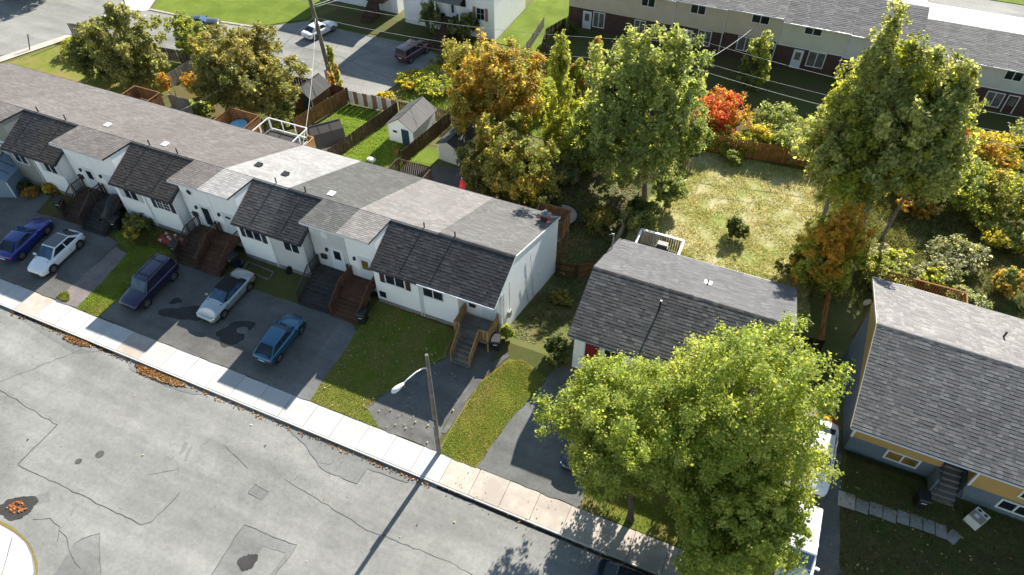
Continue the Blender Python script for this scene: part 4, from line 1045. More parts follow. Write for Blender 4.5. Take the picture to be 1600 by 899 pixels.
shed('garden_shed', 'white garden shed with grey shingle roof and navy door', -33.2, 51.4, 2.9, 4.2, 2.0, .95, R(-3), 'siding_white', 'shingle_grey', 'door_navy', True)
shed('garden_shed', 'dark roofed shed behind the cedar fence', -45.6, 51.9, 2.5, 3.0, 1.9, .9, R(-4), 'wood_cedar', 'shingle_midgrey', 'door_navy')
shed('garden_shed', 'barn shaped shed with dark roof and white front under the white railed deck', -39.6, 45.6, 2.4, 3.0, 1.5, 1.3, R(-40), 'trim_white', 'shingle_brown_dark', None, False, True)
shed('garden_shed', 'pale shed with worn grey roof half under the yellow tree', -27.4, 50.2, 2.2, 3.6, 1.9, .5, R(-6), 'siding_pale', 'shingle_midgrey')
shed('garden_shed', 'blue grey plastic shed with white trim beside the sage house', -56.6, 25.6, 2.2, 2.3, 1.7, .75, R(20), 'shed_blue', 'shed_blue', None, True)
# round trampoline
tr = thing('trampoline', 'round trampoline behind the end house', 'trampoline', (-14.6, 44.5, tz(44.5)), None, False)
ring = [(1.5 * math.cos(a), 1.5 * math.sin(a), .75) for a in np.linspace(0, 2 * math.pi, 25)]
MB().tube(ring, .07, 6, False).build('rim', 'black_plastic', tr)
MB().prism_z([(1.42 * p[0] / 1.5, 1.42 * p[1] / 1.5) for p in ring[:-1]], .72, .735).build('mat', 'concrete_old', tr)
for k in range(6):
    a = k * math.pi / 3; MB().tube([(1.45 * math.cos(a), 1.45 * math.sin(a), .74), (1.45 * math.cos(a), 1.45 * math.sin(a), -.3)], .035, 6).build('leg', 'metal_grey', tr)
for i, (x, y, sx, sy, h, m, l, c, nm) in enumerate(((-32.9, 47.6, .55, .5, .5, 'wood_orange', 'orange toy tractor on the grass before the white shed', 'toy', 'garden_toy'), (-34.6, 45.6, .9, .5, .25, 'trim_white', 'white lid lying on the shaded grass', 'lid', 'board_lid'),
        (-37.0, 43.2, 2.0, .8, .6, 'trim_white', 'white canoe shape lying along the back of the house', 'boat', 'upturned_boat'), (-33.5, 43.0, 1.2, .9, .4, 'teal_plastic', 'teal sandbox by the dark slatted deck', 'sandbox', 'sandbox'))):
    mb = MB(); z = tz(y)
    pr = [(x + sx / 2 * math.copysign(abs(math.cos(a)) ** .6, math.cos(a)), y + sy / 2 * math.copysign(abs(math.sin(a)) ** .6, math.sin(a))) for a in np.linspace(0, 2 * math.pi, 17)[:-1]]
    mb.prism_z(pr, z, z + h * .6); mb.prism_z([(x + (a - x) * .75, y + (b - y) * .75) for a, b in pr], z + h * .6, z + h)
    tag(mb.build(nm, m), l, c)

# ================================================================== BINS
def bin_(label, x, y, rz):
    t = thing('wheelie_bin', label, 'bin', (x, y, tz(y)), 'black wheelie bins', False, (0, 0, rz))
    mb = MB(); mb.hexa([(-.24, -.27, .06), (.24, -.27, .06), (.24, .27, .06), (-.24, .27, .06), (-.3, -.36, .98), (.3, -.36, .98), (.3, .36, .98), (-.3, .36, .98)]); mb.build('body', 'bin_black', t)
    ld = MB(); ld.hexa([(-.32, -.4, .985), (.32, -.4, .985), (.32, .38, .985), (-.32, .38, .985), (-.28, -.34, 1.06), (.28, -.34, 1.06), (.28, .3, 1.09), (-.28, .3, 1.09)]); ld.build('lid', 'bin_black', t)
    MB().tube([(-.25, .43, .95), (.25, .43, .95)], .025, 6).build('handle', 'bin_black', t)
    MB().box(-.14, .14, -.372, -.365, .72, .78).build('sticker', 'sign_white', t)
    for s in (-1, 1): MB().tube([(s * .2, .27, .12), (s * .27, .27, .12)], .12, 12).build('wheel', 'tyre', t)
for l, x, y, rz in (('black wheelie bin at the foot of the red brown steps', -21.85, 24.7, .2), ('black wheelie bin under the new timber deck', -12.45, 26.1, .3),
        ('black wheelie bin left of the dark brown steps', -38.3, 25.0, .2), ('black wheelie bin in front of the steps by the silver car', -33.4, 25.6, -.2),
        ('black wheelie bin on the grass behind the blue car', -50.3, 25.3, .3), ('black wheelie bin beside the tarpaulin steps', -44.5, 25.3, .2), ('black wheelie bin at the concrete steps of the ochre house', 13.6, 25.4, .1)):
    bin_(l, x, y, rz)
# discarded cooker on the lawn
st = thing('cooker', 'discarded white cooker lying on the lawn by the concrete steps', 'cooker', (16.45, 25.55, tz(25.55)), None, False, (0, 0, R(-35)))
MB().box(-.38, .38, -.45, .45, 0, .62).build('body', 'metal_white', st)
MB().box(-.36, .36, -.43, .12, .622, .65).build('oven_door', 'metal_grey', st)
MB().box(-.2, .05, -.25, -.02, .652, .66).build('label_sheet', 'sign_white', st)
for xx in (-.18, .18): MB().prism_z([(xx + .1 * math.cos(a), .3 + .07 * math.sin(a)) for a in np.linspace(0, 6.28, 13)[:-1]], .62, .645).build('hob_ring', 'black_plastic', st)
# clutter by the steps
for i, (x, y, m, l) in enumerate(((-32.9, 25.5, 'car_navy', 'blue plastic tub by the brown steps'),)):
    mb = MB(); mb.tube([(x, y, tz(y)), (x, y, tz(y) + .55)], [.25, .33], 12); tag(mb.build('plastic_tub', m), l, 'tub')
mb = MB(); y = 25.7
tag(MB().tube([(-29.2, 26.45, .95), (-29.05, 26.4, .95)], .32, 16).build('loose_wheel', 'tyre'), 'spare tyre leaning at the wall of the light grey house', 'tyre')
pl = thing('wood_frame', 'old timber garden frame by the wall of the white roofed house', 'frame', (-31.4, 25.8, tz(25.8)))
for a, b in (((-32.6, 25.4), (-30.2, 25.3)), ((-32.6, 26.1), (-30.2, 26.0)), ((-32.6, 25.4), (-32.6, 26.1)), ((-30.2, 25.3), (-30.2, 26.0))):
    MB().beam((*a, tz(a[1]) + .1), (*b, tz(b[1]) + .1), .06, .18).build('plank', 'wood_grey', pl)
bed = thing('flower_bed', 'brick edged flower bed with white stones in front of the storm door house', 'flower bed', (-38.8, 25.9, tz(25.9)))
MB().box(-40.6, -38.0, 25.3, 26.3, tz(25.3) - .1, tz(25.9) + .16).build('bed', 'brick_red', bed)
for i in range(9): 
    x, y = -40.5 + random.random() * 2.4, 25.2 + random.random() * 1.0
    MB().tube([(x, y, tz(y) + .1), (x, y, tz(y) + .2 + random.random() * .12), (x, y, tz(y) + .36)], [.09, .12, .03], 7).build('stone', 'concrete', bed)

# ================================================================== POLES AND WIRES
lp = thing('street_lamp', 'grey wooden street lamp pole with white cobra head by the pavement', 'street lamp', (-12.5, 17.95, 0), None, True)
MB().tube([(-12.5, 17.95, -.1), (-12.47, 17.95, 3), (-12.43, 17.95, 6.5), (-12.4, 17.95, 9.5)], [.15, .135, .115, .09], 12).build('pole', 'pole_wood', lp)
MB().tube([(-12.42, 17.88, 8.5), (-12.5, 17.6, 8.75), (-12.65, 17.2, 8.86), (-12.85, 16.7, 8.8), (-13.0, 16.35, 8.68)], .035, 8).build('arm', 'metal_white', lp)
mb = MB(); a = Vector((-12.95, 16.45, 8.7)); d = Vector((-.42, -.9, -.12)).normalized()
mb.tube([a, a + d * .12, a + d * .4, a + d * .62, a + d * .74], [.06, .1, .15, .14, .05], 12); mb.build('lamp_head', 'metal_white', lp, True)
MB().tube([(-12.42, 17.83, 8.3), (-12.42, 17.83, 8.7)], .03, 6).build('bracket', 'metal_grey', lp)
MB().box(-12.68, -12.4, 17.7, 17.72, 3.2, 3.75).build('sign_plate', 'metal_grey', lp)
MB().tube([(-12.62, 17.83, .3), (-12.6, 17.83, 3.1)], .025, 6).build('conduit', 'metal_grey', lp)
up = thing('utility_pole', 'tall wooden utility pole with transformer behind the dark shed', 'utility pole', (-46.7, 56.9, -4.1))
MB().tube([(-46.7, 56.9, -4.3), (-47.2, 57.0, 2), (-47.7, 57.1, 8.2)], [.25, .22, .17], 10).build('pole', 'pole_wood', up)
MB().tube([(-48.2, 57.1, 4.9), (-48.2, 57.1, 6.2)], .33, 14).build('transformer', 'metal_white', up)
MB().box(-48.2, -47.4, 57.0, 57.15, 5.6, 5.75).build('bracket', 'metal_grey', up)
MB().tube([(-46.95, 56.7, -4), (-46.95, 56.7, -2.6)], .3, 4).build('base_guard', 'concrete', up)
MB().beam((-48.6, 57.1, 7.4), (-46.7, 57.1, 7.4), .1, .12).build('crossarm', 'pole_wood', up)
def wire(label, p0, p1, sag=.6, r_=.02, mt='wire_pale', cat='cable'):
    p0, p1 = Vector(p0), Vector(p1); P = []
    for i in range(17):
        t = i / 16; q = p0.lerp(p1, t); q.z -= sag * 4 * t * (1 - t); P.append(q)
    return tag(MB().tube(P, r_, 5).build('overhead_wire', mt, None, True), label, cat, 'overhead wires')
wire('lower overhead wire crossing the back road to the right', (-47.3, 57, 3.2), (-8, 64, 3.2), 1.2)
wire('thick overhead cable crossing the back road to the right', (-47.3, 57, 2.5), (-8, 64.2, 2.2), 1.4, .03, 'wire')
wire('upper overhead wire over the grey house steps', (-47.5, 57, 5.0), (-8, 64, 5.2), 1.0)
wire('overhead wire continuing past the poplar crown', (-8, 64, 3.2), (34, 66, 2.2), 1.0)
wire('thick overhead cable continuing in front of the cream house', (-8, 64.2, 2.2), (34, 66.3, 1.0), 1.2, .03, 'wire_pale')
wire('third overhead wire in front of the far row', (-8, 64, 5.2), (34, 66, 3.6), 1.0)
wire('service wire from the utility pole up to the grey house', (-47.4, 57, 4.2), (-44.0, 72.7, 3.6), .5)
wire('service wire from the utility pole to the neighbouring house', (-47.4, 57, 4.4), (-50.0, 74.2, 1.2), .5)
wire('service wire running down to the row behind the cedar fence', (-47.2, 57, 3.4), (-49.8, 38.6, 1.9), .8, .018)
wire('second service wire to the white railed deck house', (-47.2, 57, 3.2), (-36.2, 38.6, 2.0), .8, .018)
wire('service drop slanting to the pale town house with the vine', (12, 65, 2.5), (15.0, 79.9, .5), .4)
wire('pair of drops rising to the beige house', (-8, 64, 3.0), (-4.5, 79.9, .6), .4)
wire('long wire across the road at the top corner', (-100, 58, 5), (-47.6, 57, 6.6), 1.5)
tag(MB().tube([(-79.5, 60, -4.1), (-80.6, 62, 5)], [.1, .08], 8).build('sign_post', 'metal_grey'), 'thin grey pole by the corner of the back road', 'pole')
lt = thing('lattice_panel', 'grey slatted panel standing at the corner lawn', 'panel', (-80.6, 53.6, -4.1))
for i in range(10): MB().obox((-81.6 + i * .24, 53.2 + i * .06, -3.2), .19, .04, 1.7, .25).build('board', 'wood_grey', lt)
MB().beam((-81.7, 53.15, -2.55), (-79.3, 53.75, -2.55), .06, .12).build('rail', 'wood_weathered', lt)
tag(MB().tube([(-83.3, 48.2, -4.1), (-83.6, 49.2, -2.3)], .07, 6).build('marker_post', 'wood_grey'), 'short leaning post at the edge of the corner lawn', 'post')
# ================================================================== VEHICLES
TYPES = {
 'hatch': dict(L=4.45, W=1.78, H=1.46, st=[(-.50, .74, .38, .66, .72), (-.475, .92, .26, .86, .93), (-.38, .985, .2, .95, 1.0), (-.15, 1, .18, .93, .97), (.10, 1, .18, .90, .95), (.21, .99, .18, .88, .96), (.33, .97, .19, .80, .89), (.43, .92, .2, .70, .79), (.485, .80, .22, .58, .65), (.50, .62, .3, .48, .52)],
   gh=(.25, .045, -.25, -.478), wb=.60, r=.325),
 'coupe': dict(L=4.6, W=1.82, H=1.36, st=[(-.50, .74, .40, .74, .80), (-.47, .92, .28, .90, .96), (-.36, 1.0, .2, .95, 1.0), (-.15, 1, .17, .90, .94), (.08, 1, .17, .86, .92), (.18, 1, .17, .85, .93), (.31, .98, .18, .80, .88), (.42, .93, .2, .70, .77), (.485, .80, .22, .58, .63), (.50, .62, .3, .48, .52)],
   gh=(.20, .0, -.20, -.42), wb=.60, r=.34),
 'sedan': dict(L=4.75, W=1.8, H=1.42, st=[(-.50, .76, .40, .72, .78), (-.475, .92, .28, .88, .95), (-.36, .985, .2, .94, 1.0), (-.15, 1, .18, .91, .96), (.10, 1, .18, .89, .94), (.20, .99, .18, .87, .95), (.32, .97, .19, .81, .90), (.43, .92, .2, .72, .80), (.485, .80, .22, .60, .66), (.50, .62, .3, .5, .54)],
   gh=(.215, .05, -.235, -.40), wb=.60, r=.32),
 'conv': dict(L=4.75, W=1.8, H=1.34, st=[(-.50, .76, .40, .72, .78), (-.475, .92, .28, .86, .92), (-.36, .985, .2, .90, .96), (-.15, 1, .18, .88, .93), (.10, 1, .18, .86, .91), (.20, .99, .18, .85, .92), (.32, .97, .19, .79, .88), (.43, .92, .2, .70, .78), (.485, .80, .22, .58, .64), (.50, .62, .3, .5, .54)],
   gh=(.20, .03, -.22, -.36), wb=.58, r=.32),
 'suv': dict(L=4.8, W=1.86, H=1.80, st=[(-.50, .90, .50, 1.0, 1.05), (-.48, .97, .42, 1.08, 1.12), (-.36, 1, .38, 1.1, 1.13), (-.15, 1, .36, 1.08, 1.12), (.10, 1, .36, 1.06, 1.11), (.21, 1, .36, 1.05, 1.12), (.33, .98, .37, 1.0, 1.09), (.44, .95, .4, .94, 1.02), (.49, .86, .42, .80, .88), (.50, .80, .46, .74, .80)],
   gh=(.225, .10, -.45, -.49), wb=.61, r=.38),
 'pickup': dict(L=5.3, W=1.9, H=1.78, st=[(-.50, .92, .52, 1.0, 1.04), (-.48, .98, .46, 1.08, 1.1), (-.36, 1, .42, 1.1, 1.12), (-.15, 1, .4, 1.08, 1.12), (.10, 1, .4, 1.06, 1.11), (.21, 1, .4, 1.05, 1.12), (.33, .98, .4, 1.0, 1.09), (.44, .95, .42, .94, 1.02), (.49, .86, .45, .80, .88), (.50, .80, .48, .74, .80)],
   gh=(.225, .12, -.02, -.06), wb=.62, r=.39),
}
def inset(q, s, off):
    c = sum(q, Vector()) / len(q); n = (q[1] - q[0]).cross(q[2] - q[0]).normalized()
    return [c + (p - c) * s + n * off for p in q]
def sub(q, a, b, s0=.06, s1=.1, off=.006):
    """sub-rectangle of a quad q (bl, br, tr, tl): from a to b along its width"""
    bl, br, tr, tl = q; n = (br - bl).cross(tl - bl).normalized() * off
    P = lambda u, v: (bl.lerp(br, u)).lerp(tl.lerp(tr, u), v) + n
    return [P(a, s0), P(b, s0), P(b, 1 - s1), P(a, 1 - s1)]
def car(label, kind, x, y, heading, mt, name='parked_car', glass_m='car_glass', roof_m=None, rim='rim', z=None, slope=None, soft=False, rack=False, group='parked cars', scale=1.0, cat='car'):
    T = TYPES[kind]; L, W, H = T['L'], T['W'], T['H']; hw = W / 2
    z0 = (tz(y) + .02) if z is None else z
    sl_ = math.atan((tz(y + 1.2) - tz(y - 1.2)) / 2.4) if slope is None else slope
    t = thing(name, label, cat, (x, y, z0), group, False)
    t.matrix_world = Matrix.Translation((x, y, z0)) @ Matrix.Rotation(sl_, 4, 'X') @ Matrix.Rotation(heading, 4, 'Z') @ Matrix.Scale(scale, 4)
    mb = MB(); rings = []
    for s, wf, zl, zs, zt in T['st']:
        w_ = hw * wf; yy = s * L
        half = [(w_ * .82, zl), (w_ * .97, zl + .07), (w_ * 1.0, zl + .42 * (zs - zl)), (w_ * .985, zs - .07), (w_ * .93, zs), (w_ * .5, zt), (0, zt + .01)]
        ring = [(a, yy, b) for a, b in half] + [(-a, yy, b) for a, b in half[-2::-1]]
        rings.append([len(mb.v) + i for i in range(len(ring))]); mb.v += ring
    k = len(rings[0])
    for a, b in zip(rings[:-1], rings[1:]):
        for i in range(k): j = (i + 1) % k; mb.f.append((a[i], a[j], b[j], b[i]))
    mb.f.append(tuple(rings[0][::-1])); mb.f.append(tuple(rings[-1]))
    body = mb.build('body', mt, t, True)
    ss = body.modifiers.new('round', 'SUBSURF'); ss.levels = 2; ss.render_levels = 2
    # cabin
    yF, yRF, yRR, yB = [v * L for v in T['gh']]
    st = T['st']; zb = lambda yy: float(np.interp(yy / L, [q[0] for q in st], [q[3] for q in st]))
    wbelt, wroof = hw * .90, hw * (.70 if kind not in ('suv', 'pickup') else .80)
    zF, zB = zb(yF) + .0, zb(yB) + .0
    B = [Vector((-wbelt * .93, yF, zF)), Vector((wbelt * .93, yF, zF)), Vector((wbelt, yB, zB)), Vector((-wbelt, yB, zB))]
    U = [Vector((-wroof, yRF, H - .03)), Vector((wroof, yRF, H - .03)), Vector((wroof * .96, yRR, H - (.01 if kind == 'suv' else .09 if kind == 'hatch' else .05))), Vector((-wroof * .96, yRR, H - (.01 if kind == 'suv' else .09 if kind == 'hatch' else .05)))]
    cb = MB(); low = [p - Vector((0, 0, .12)) for p in B]
    cb.v += [tuple(p) for p in low + U]; ym = (yRF + yRR) / 2
    cb.f += [(0, 1, 5, 4), (1, 2, 6, 5), (2, 3, 7, 6), (3, 0, 4, 7), (4, 5, 6, 7)]
    c = cb.build('cabin', 'soft_top' if soft else mt, t)
    bv = c.modifiers.new('bevel', 'BEVEL'); bv.width = .07; bv.segments = 3; bv.limit_method = 'ANGLE'; bv.angle_limit = R(20)
    for p in c.data.polygons: p.use_smooth = True
    up_ = Vector((0, 0, 1))
    ws = [B[1], B[0], U[0], U[1]]; rs = [B[3], B[2], U[2], U[3]]; r1 = [B[2], B[1], U[1], U[2]]; l1 = [B[0], B[3], U[3], U[0]]
    def pane(q, nm, m=glass_m):
        # make sure the pane faces outwards
        n = (q[1] - q[0]).cross(q[2] - q[0]); cc = sum(q, Vector()) / 4 - Vector((0, ym, H * .6))
        if n.dot(cc) < 0: q = [p - n.normalized() * .0 for p in q]
        return MB().quad(*q).build(nm, m, t)
    def outward(q):
        n = (q[1] - q[0]).cross(q[3] - q[0]); cc = sum(q, Vector()) / 4 - Vector((0, ym, H * .6))
        return q if n.dot(cc) > 0 else [q[1], q[0], q[3], q[2]]
    pane(sub(outward(ws), .06, .94, .04, .08, .008), 'windscreen', 'car_glass_sky')
    if soft: pane(sub(outward(rs), .2, .8, .35, .2, .008), 'rear_window', 'concrete_old')
    else: pane(sub(outward(rs), .08, .92, .12 if kind != 'suv' else .2, .12, .008), 'rear_window')
    for q in (r1, l1):
        q = outward(q)
        segs = [(.07, .47), (.51, .86)] if kind in ('hatch', 'sedan', 'conv') else ([(.12, .55), (.58, .84)] if kind == 'coupe' else ([(.08, .35), (.38, .66), (.69, .93)] if kind == 'suv' else [(.1, .85)]))
        for a, b in segs:
            w_ = pane(sub(q, a, b, .16, .16, .008), 'side_window')
    if roof_m:
        MB().quad(*[p + Vector((0, 0, .008)) for p in inset([U[0], U[1], U[2], U[3]], .97, 0)]).build('roof_panel', roof_m, t)
    if rack:
        rk = MB()
        for xx in (-wroof * .85, wroof * .85): rk.beam((xx, yRF - .2, H + .05), (xx, yRR + .2, H + .06), .04, .04)
        for yy in (yRF - .5, yRR + .6): rk.beam((-wroof * .85, yy, H + .07), (wroof * .85, yy, H + .07), .04, .03)
        rk.build('roof_rack', 'black_plastic', t)
    # wheels
    wbs = T['wb'] * L / 2; r_ = T['r']; yo = -.01 * L
    for sx in (-1, 1):
        for sy in (-1, 1):
            yy = yo + sy * wbs; xo = hw * .985
            ar = MB(); ar.tube([(sx * (xo - .28), yy, r_), (sx * (xo + .004), yy, r_)], r_ + .07, 20); ar.build('wheel_arch', 'black_plastic', t)
            wh = MB(); wh.tube([(sx * (xo - .2), yy, r_), (sx * (xo - .02), yy, r_), (sx * (xo + .012), yy, r_)], [r_, r_, r_ * .93], 22); o = wh.build('wheel', 'tyre', t)
            rm = MB(); xr = sx * (xo + .018)
            for s in range(5):
                a = s * 2 * math.pi / 5 + .3
                for da, rr in ((0, 1),):
                    p = lambda ra, an: (xr, yy + ra * math.cos(an), r_ + ra * math.sin(an))
                    rm.quad(p(.05, a - 1.2), p(r_ * .66, a - .24), p(r_ * .66, a + .24), p(.05, a + 1.2))
            for s in range(20):
                a, b = s * math.pi / 10, (s + 1) * math.pi / 10; p = lambda ra, an: (xr, yy + ra * math.cos(an), r_ + ra * math.sin(an))
                rm.quad(p(r_ * .6, a), p(r_ * .7, a), p(r_ * .7, b), p(r_ * .6, b))
            rm.build('rim', rim, o)
    # lamps, plates, grille, mirrors
    yf, yr = .47 * L, -.485 * L
    zf = float(np.interp(.47, [q[0] for q in st], [q[3] for q in st])); zr = float(np.interp(-.485, [q[0] for q in st], [q[3] for q in st]))
    for sx in (-1, 1):
        hl = MB(); hl.obox((sx * hw * .66, yf - .09, zf - .05), .32, .2, .1, -sx * .5); hl.build('headlight', 'lamp_clear', t)
        tl = MB(); tl.obox((sx * hw * .77, yr + .07, zr - .10), .24, .14, .15 if kind != 'suv' else .3, sx * .35); tl.build('taillight', 'lamp_red', t)
        mi = MB(); mi.obox((sx * (hw * .98 + .08), yF - .22, zF + .06), .2, .12, .14, sx * .15); mi.build('wing_mirror', mt, t)
    MB().obox((0, .494 * L, .42 if kind != 'suv' else .66), hw * 1.0, .06, .15 if kind != 'suv' else .2).build('grille', 'black_plastic', t)
    MB().obox((0, -.496 * L, .62 if kind != 'suv' else .8), .5, .03, .13).build('number_plate', 'plate', t)
    MB().obox((0, .02 * L, T['st'][3][2] + .06), W * .9, L * .86, .12).build('underbody', 'black_plastic', t)
    # door seams: dark hairlines standing on the body sides
    for sx in (-1, 1):
        for yy in (yF - .12, (yF + yB) / 2 - .05, yB + .28):
            MB().box(sx * hw * .995 - .006, sx * hw * .995 + .006, yy - .008, yy + .008, .36 if kind not in ('suv', 'pickup') else .55, zF - .1).build('door_seam', 'black_plastic', t)
    MB().quad((-hw * .72, yF + .06, zF + .045), (hw * .72, yF + .06, zF + .045), (hw * .74, yF + .13, zF + .035), (-hw * .74, yF + .13, zF + .035)).build('cowl', 'black_plastic', t)
    hd = MB()
    for sx in (-1, 1):
        for yy in ((yF + yB) / 2 + .15, (yF + yB) / 2 - .75): hd.obox((sx * hw * .995, yy, zF - .12), .03, .2, .035)
    hd.build('door_handle', mt, t)
    return t
PI = math.pi
car('white hatchback with dark roof facing the street', 'hatch', -46.5, 21.25, PI + .05, 'car_white', roof_m='roof_black')
car('deep blue coupe parked tail to the street at the left edge', 'coupe', -49.95, 21.4, .13, 'car_blue')
car('dark purple boxy sport utility with roof rails facing the street', 'suv', -37.55, 21.4, PI, 'car_purple', glass_m='car_glass', rack=True, scale=.94)
car('silver convertible with black soft top facing the street', 'conv', -31.85, 22.75, PI - .03, 'car_silver', glass_m='car_glass_sky', soft=True)
car('teal blue small hatchback parked tail to the street', 'hatch', -26.05, 21.1, .0, 'car_teal', scale=.93)
car('dark car at the kerb cut off by the bottom edge', 'sedan', .55, 14.7, -PI / 2 + .0, 'car_navy', z=-.135, slope=0)
car('white sport utility at the foot of the driveway under the maple', 'suv', 7.75, 20.0, PI, 'car_white', glass_m='car_glass_sky')
car('white sedan further up the driveway of the ochre house', 'sedan', 8.0, 25.9, PI, 'car_white')
car('dark car hidden under the maple on the bungalow driveway', 'sedan', -4.75, 22.0, PI, 'car_navy')
car('white sedan on the shaded back road', 'sedan', -54.3, 65.9, .35 - .6, 'car_white', slope=0)
car('dark maroon sport utility before the grey house steps', 'suv', -41.0, 65.6, -.2, 'car_maroon', slope=0)
car('black car behind the small green tree', 'sedan', -68.9, 61.3, -1.0, 'car_black', slope=0)
# ================================================================== VEGETATION
def leaf_object(name, P, cols, parent=None, mt='leaf', smooth=False):
    """P: (n,4,3) quads, cols (n,3)"""
    n = len(P); me = bpy.data.meshes.new(name)
    me.vertices.add(n * 4); me.loops.add(n * 4); me.polygons.add(n)
    me.vertices.foreach_set('co', P.reshape(-1).astype(np.float32))
    me.loops.foreach_set('vertex_index', np.arange(n * 4, dtype=np.int32))
    me.polygons.foreach_set('loop_start', np.arange(0, n * 4, 4, dtype=np.int32))
    me.polygons.foreach_set('loop_total', np.full(n, 4, dtype=np.int32))
    me.update(calc_edges=True)
    at_ = me.attributes.new('leafcol', 'FLOAT_COLOR', 'FACE')
    c4 = np.ones((n, 4), dtype=np.float32); c4[:, :3] = cols
    at_.data.foreach_set('color', c4.reshape(-1))
    me.materials.append(M[mt])
    return link(name, me, parent)
def unit(a):
    return a / (np.linalg.norm(a, axis=-1, keepdims=True) + 1e-9)
def leaf_quads(c, nrm, size, r, elong=1.5, fold=.25):
    """rhombic leaves, slightly folded, at c with normals nrm"""
    n = len(c); t = unit(np.cross(nrm, r.normal(size=(n, 3)))); b = np.cross(nrm, t)
    s = size[:, None]
    L = t * s * .5 * elong; W_ = b * s * .5
    P = np.empty((n, 4, 3)); P[:, 0] = c - L; P[:, 1] = c + W_ + nrm * s * fold * .5; P[:, 2] = c + L; P[:, 3] = c - W_ + nrm * s * fold * .5
    return P
PAL = {
 'maple': [((.32, .385, .09), .42), ((.43, .465, .14), .28), ((.22, .285, .065), .3)],
 'gold': [((.55, .36, .06), .4), ((.52, .28, .05), .3), ((.42, .38, .08), .3)],
 'green': [((.27, .325, .12), .45), ((.38, .42, .17), .3), ((.16, .205, .07), .25)],
 'poplar': [((.32, .355, .14), .4), ((.44, .46, .19), .35), ((.20, .235, .09), .25)],
 'autumn': [((.50, .34, .08), .35), ((.55, .42, .10), .25), ((.38, .27, .07), .2), ((.28, .28, .07), .2)],
 'olive': [((.25, .265, .10), .4), ((.33, .325, .13), .3), ((.16, .18, .07), .3)],
 'bronze': [((.34, .29, .11), .35), ((.29, .28, .10), .35), ((.18, .19, .07), .3)],
 'red': [((.52, .09, .05), .45), ((.54, .19, .05), .3), ((.46, .30, .07), .25)],
 'orange': [((.48, .26, .06), .45), ((.48, .34, .07), .3), ((.34, .24, .06), .25)],
 'yellow': [((.55, .45, .06), .5), ((.44, .42, .08), .3), ((.30, .32, .06), .2)],
 'lime': [((.34, .38, .07), .45), ((.42, .44, .10), .3), ((.22, .26, .05), .25)],
 'dark': [((.11, .14, .045), .5), ((.15, .18, .06), .3), ((.19, .19, .07), .2)],
 'silver': [((.40, .41, .32), .5), ((.30, .31, .22), .3), ((.19, .21, .10), .2)],
 'mixed': [((.22, .25, .07), .35), ((.34, .31, .09), .25), ((.48, .37, .08), .2), ((.13, .16, .05), .2)],
}
def pick(pal, n, r, lobe_id=None, nl=1, coh=.5):
    cs = np.array([c for c, _ in PAL[pal]]); ws = np.array([w_ for _, w_ in PAL[pal]]); ws = ws / ws.sum()
    i1 = r.choice(len(cs), n, p=ws)
    if lobe_id is not None:
        il = r.choice(len(cs), nl, p=ws)[lobe_id]; use = r.random(n) < coh; i1 = np.where(use, il, i1)
    c = cs[i1] * r.uniform(.72, 1.3, (n, 1)) * r.uniform(.92, 1.08, (n, 3))
    return c
def crown_points(ctr, rad, n, nl, r, shape='round', lobe=.36, shell=.55):
    ctr = np.array(ctr, float); rad = np.array(rad, float)
    d = unit(r.normal(size=(nl, 3))); q = r.uniform(.35, .86, (nl, 1)) ** .8
    lc = d * q
    if shape == 'cone':
        h = r.uniform(-1, .95, nl); w_ = np.sqrt(np.clip(1 - ((h + 1) / 2) ** 1.25, .02, 1)) * .8
        a = r.uniform(0, 2 * np.pi, nl); lc = np.stack([np.cos(a) * w_ * r.uniform(.3, 1, nl), np.sin(a) * w_ * r.uniform(.3, 1, nl), h], 1)
    if shape == 'dome': lc[:, 2] = np.abs(lc[:, 2]) * .95 - .1
    lr = lobe * r.uniform(.6, 1.15, nl)
    if shape == 'cone': lr *= np.clip(1.1 - .5 * (lc[:, 2] + 1) / 2, .4, 1.2)
    w_ = lr ** 2; li = r.choice(nl, n, p=w_ / w_.sum())
    # every lobe carries twigs: small clumps spread over its shell, leaves gathered round each twig
    ns = 14; tw = unit(r.normal(size=(nl, ns, 3))); tr_ = (shell + (1.12 - shell) * r.random((nl, ns, 1)) ** .6)
    tc = lc[:, None, :] + tw * tr_ * lr[:, None, None]
    si = r.integers(0, ns, n)
    sg = lr[li][:, None] * .16
    p = tc[li, si] + r.normal(size=(n, 3)).clip(-2.2, 2.2) * sg
    out = unit(tw[li, si] * .5 + unit(p) * .5)
    return ctr + p * rad, out, li, ctr + lc * rad, lr * rad.mean()
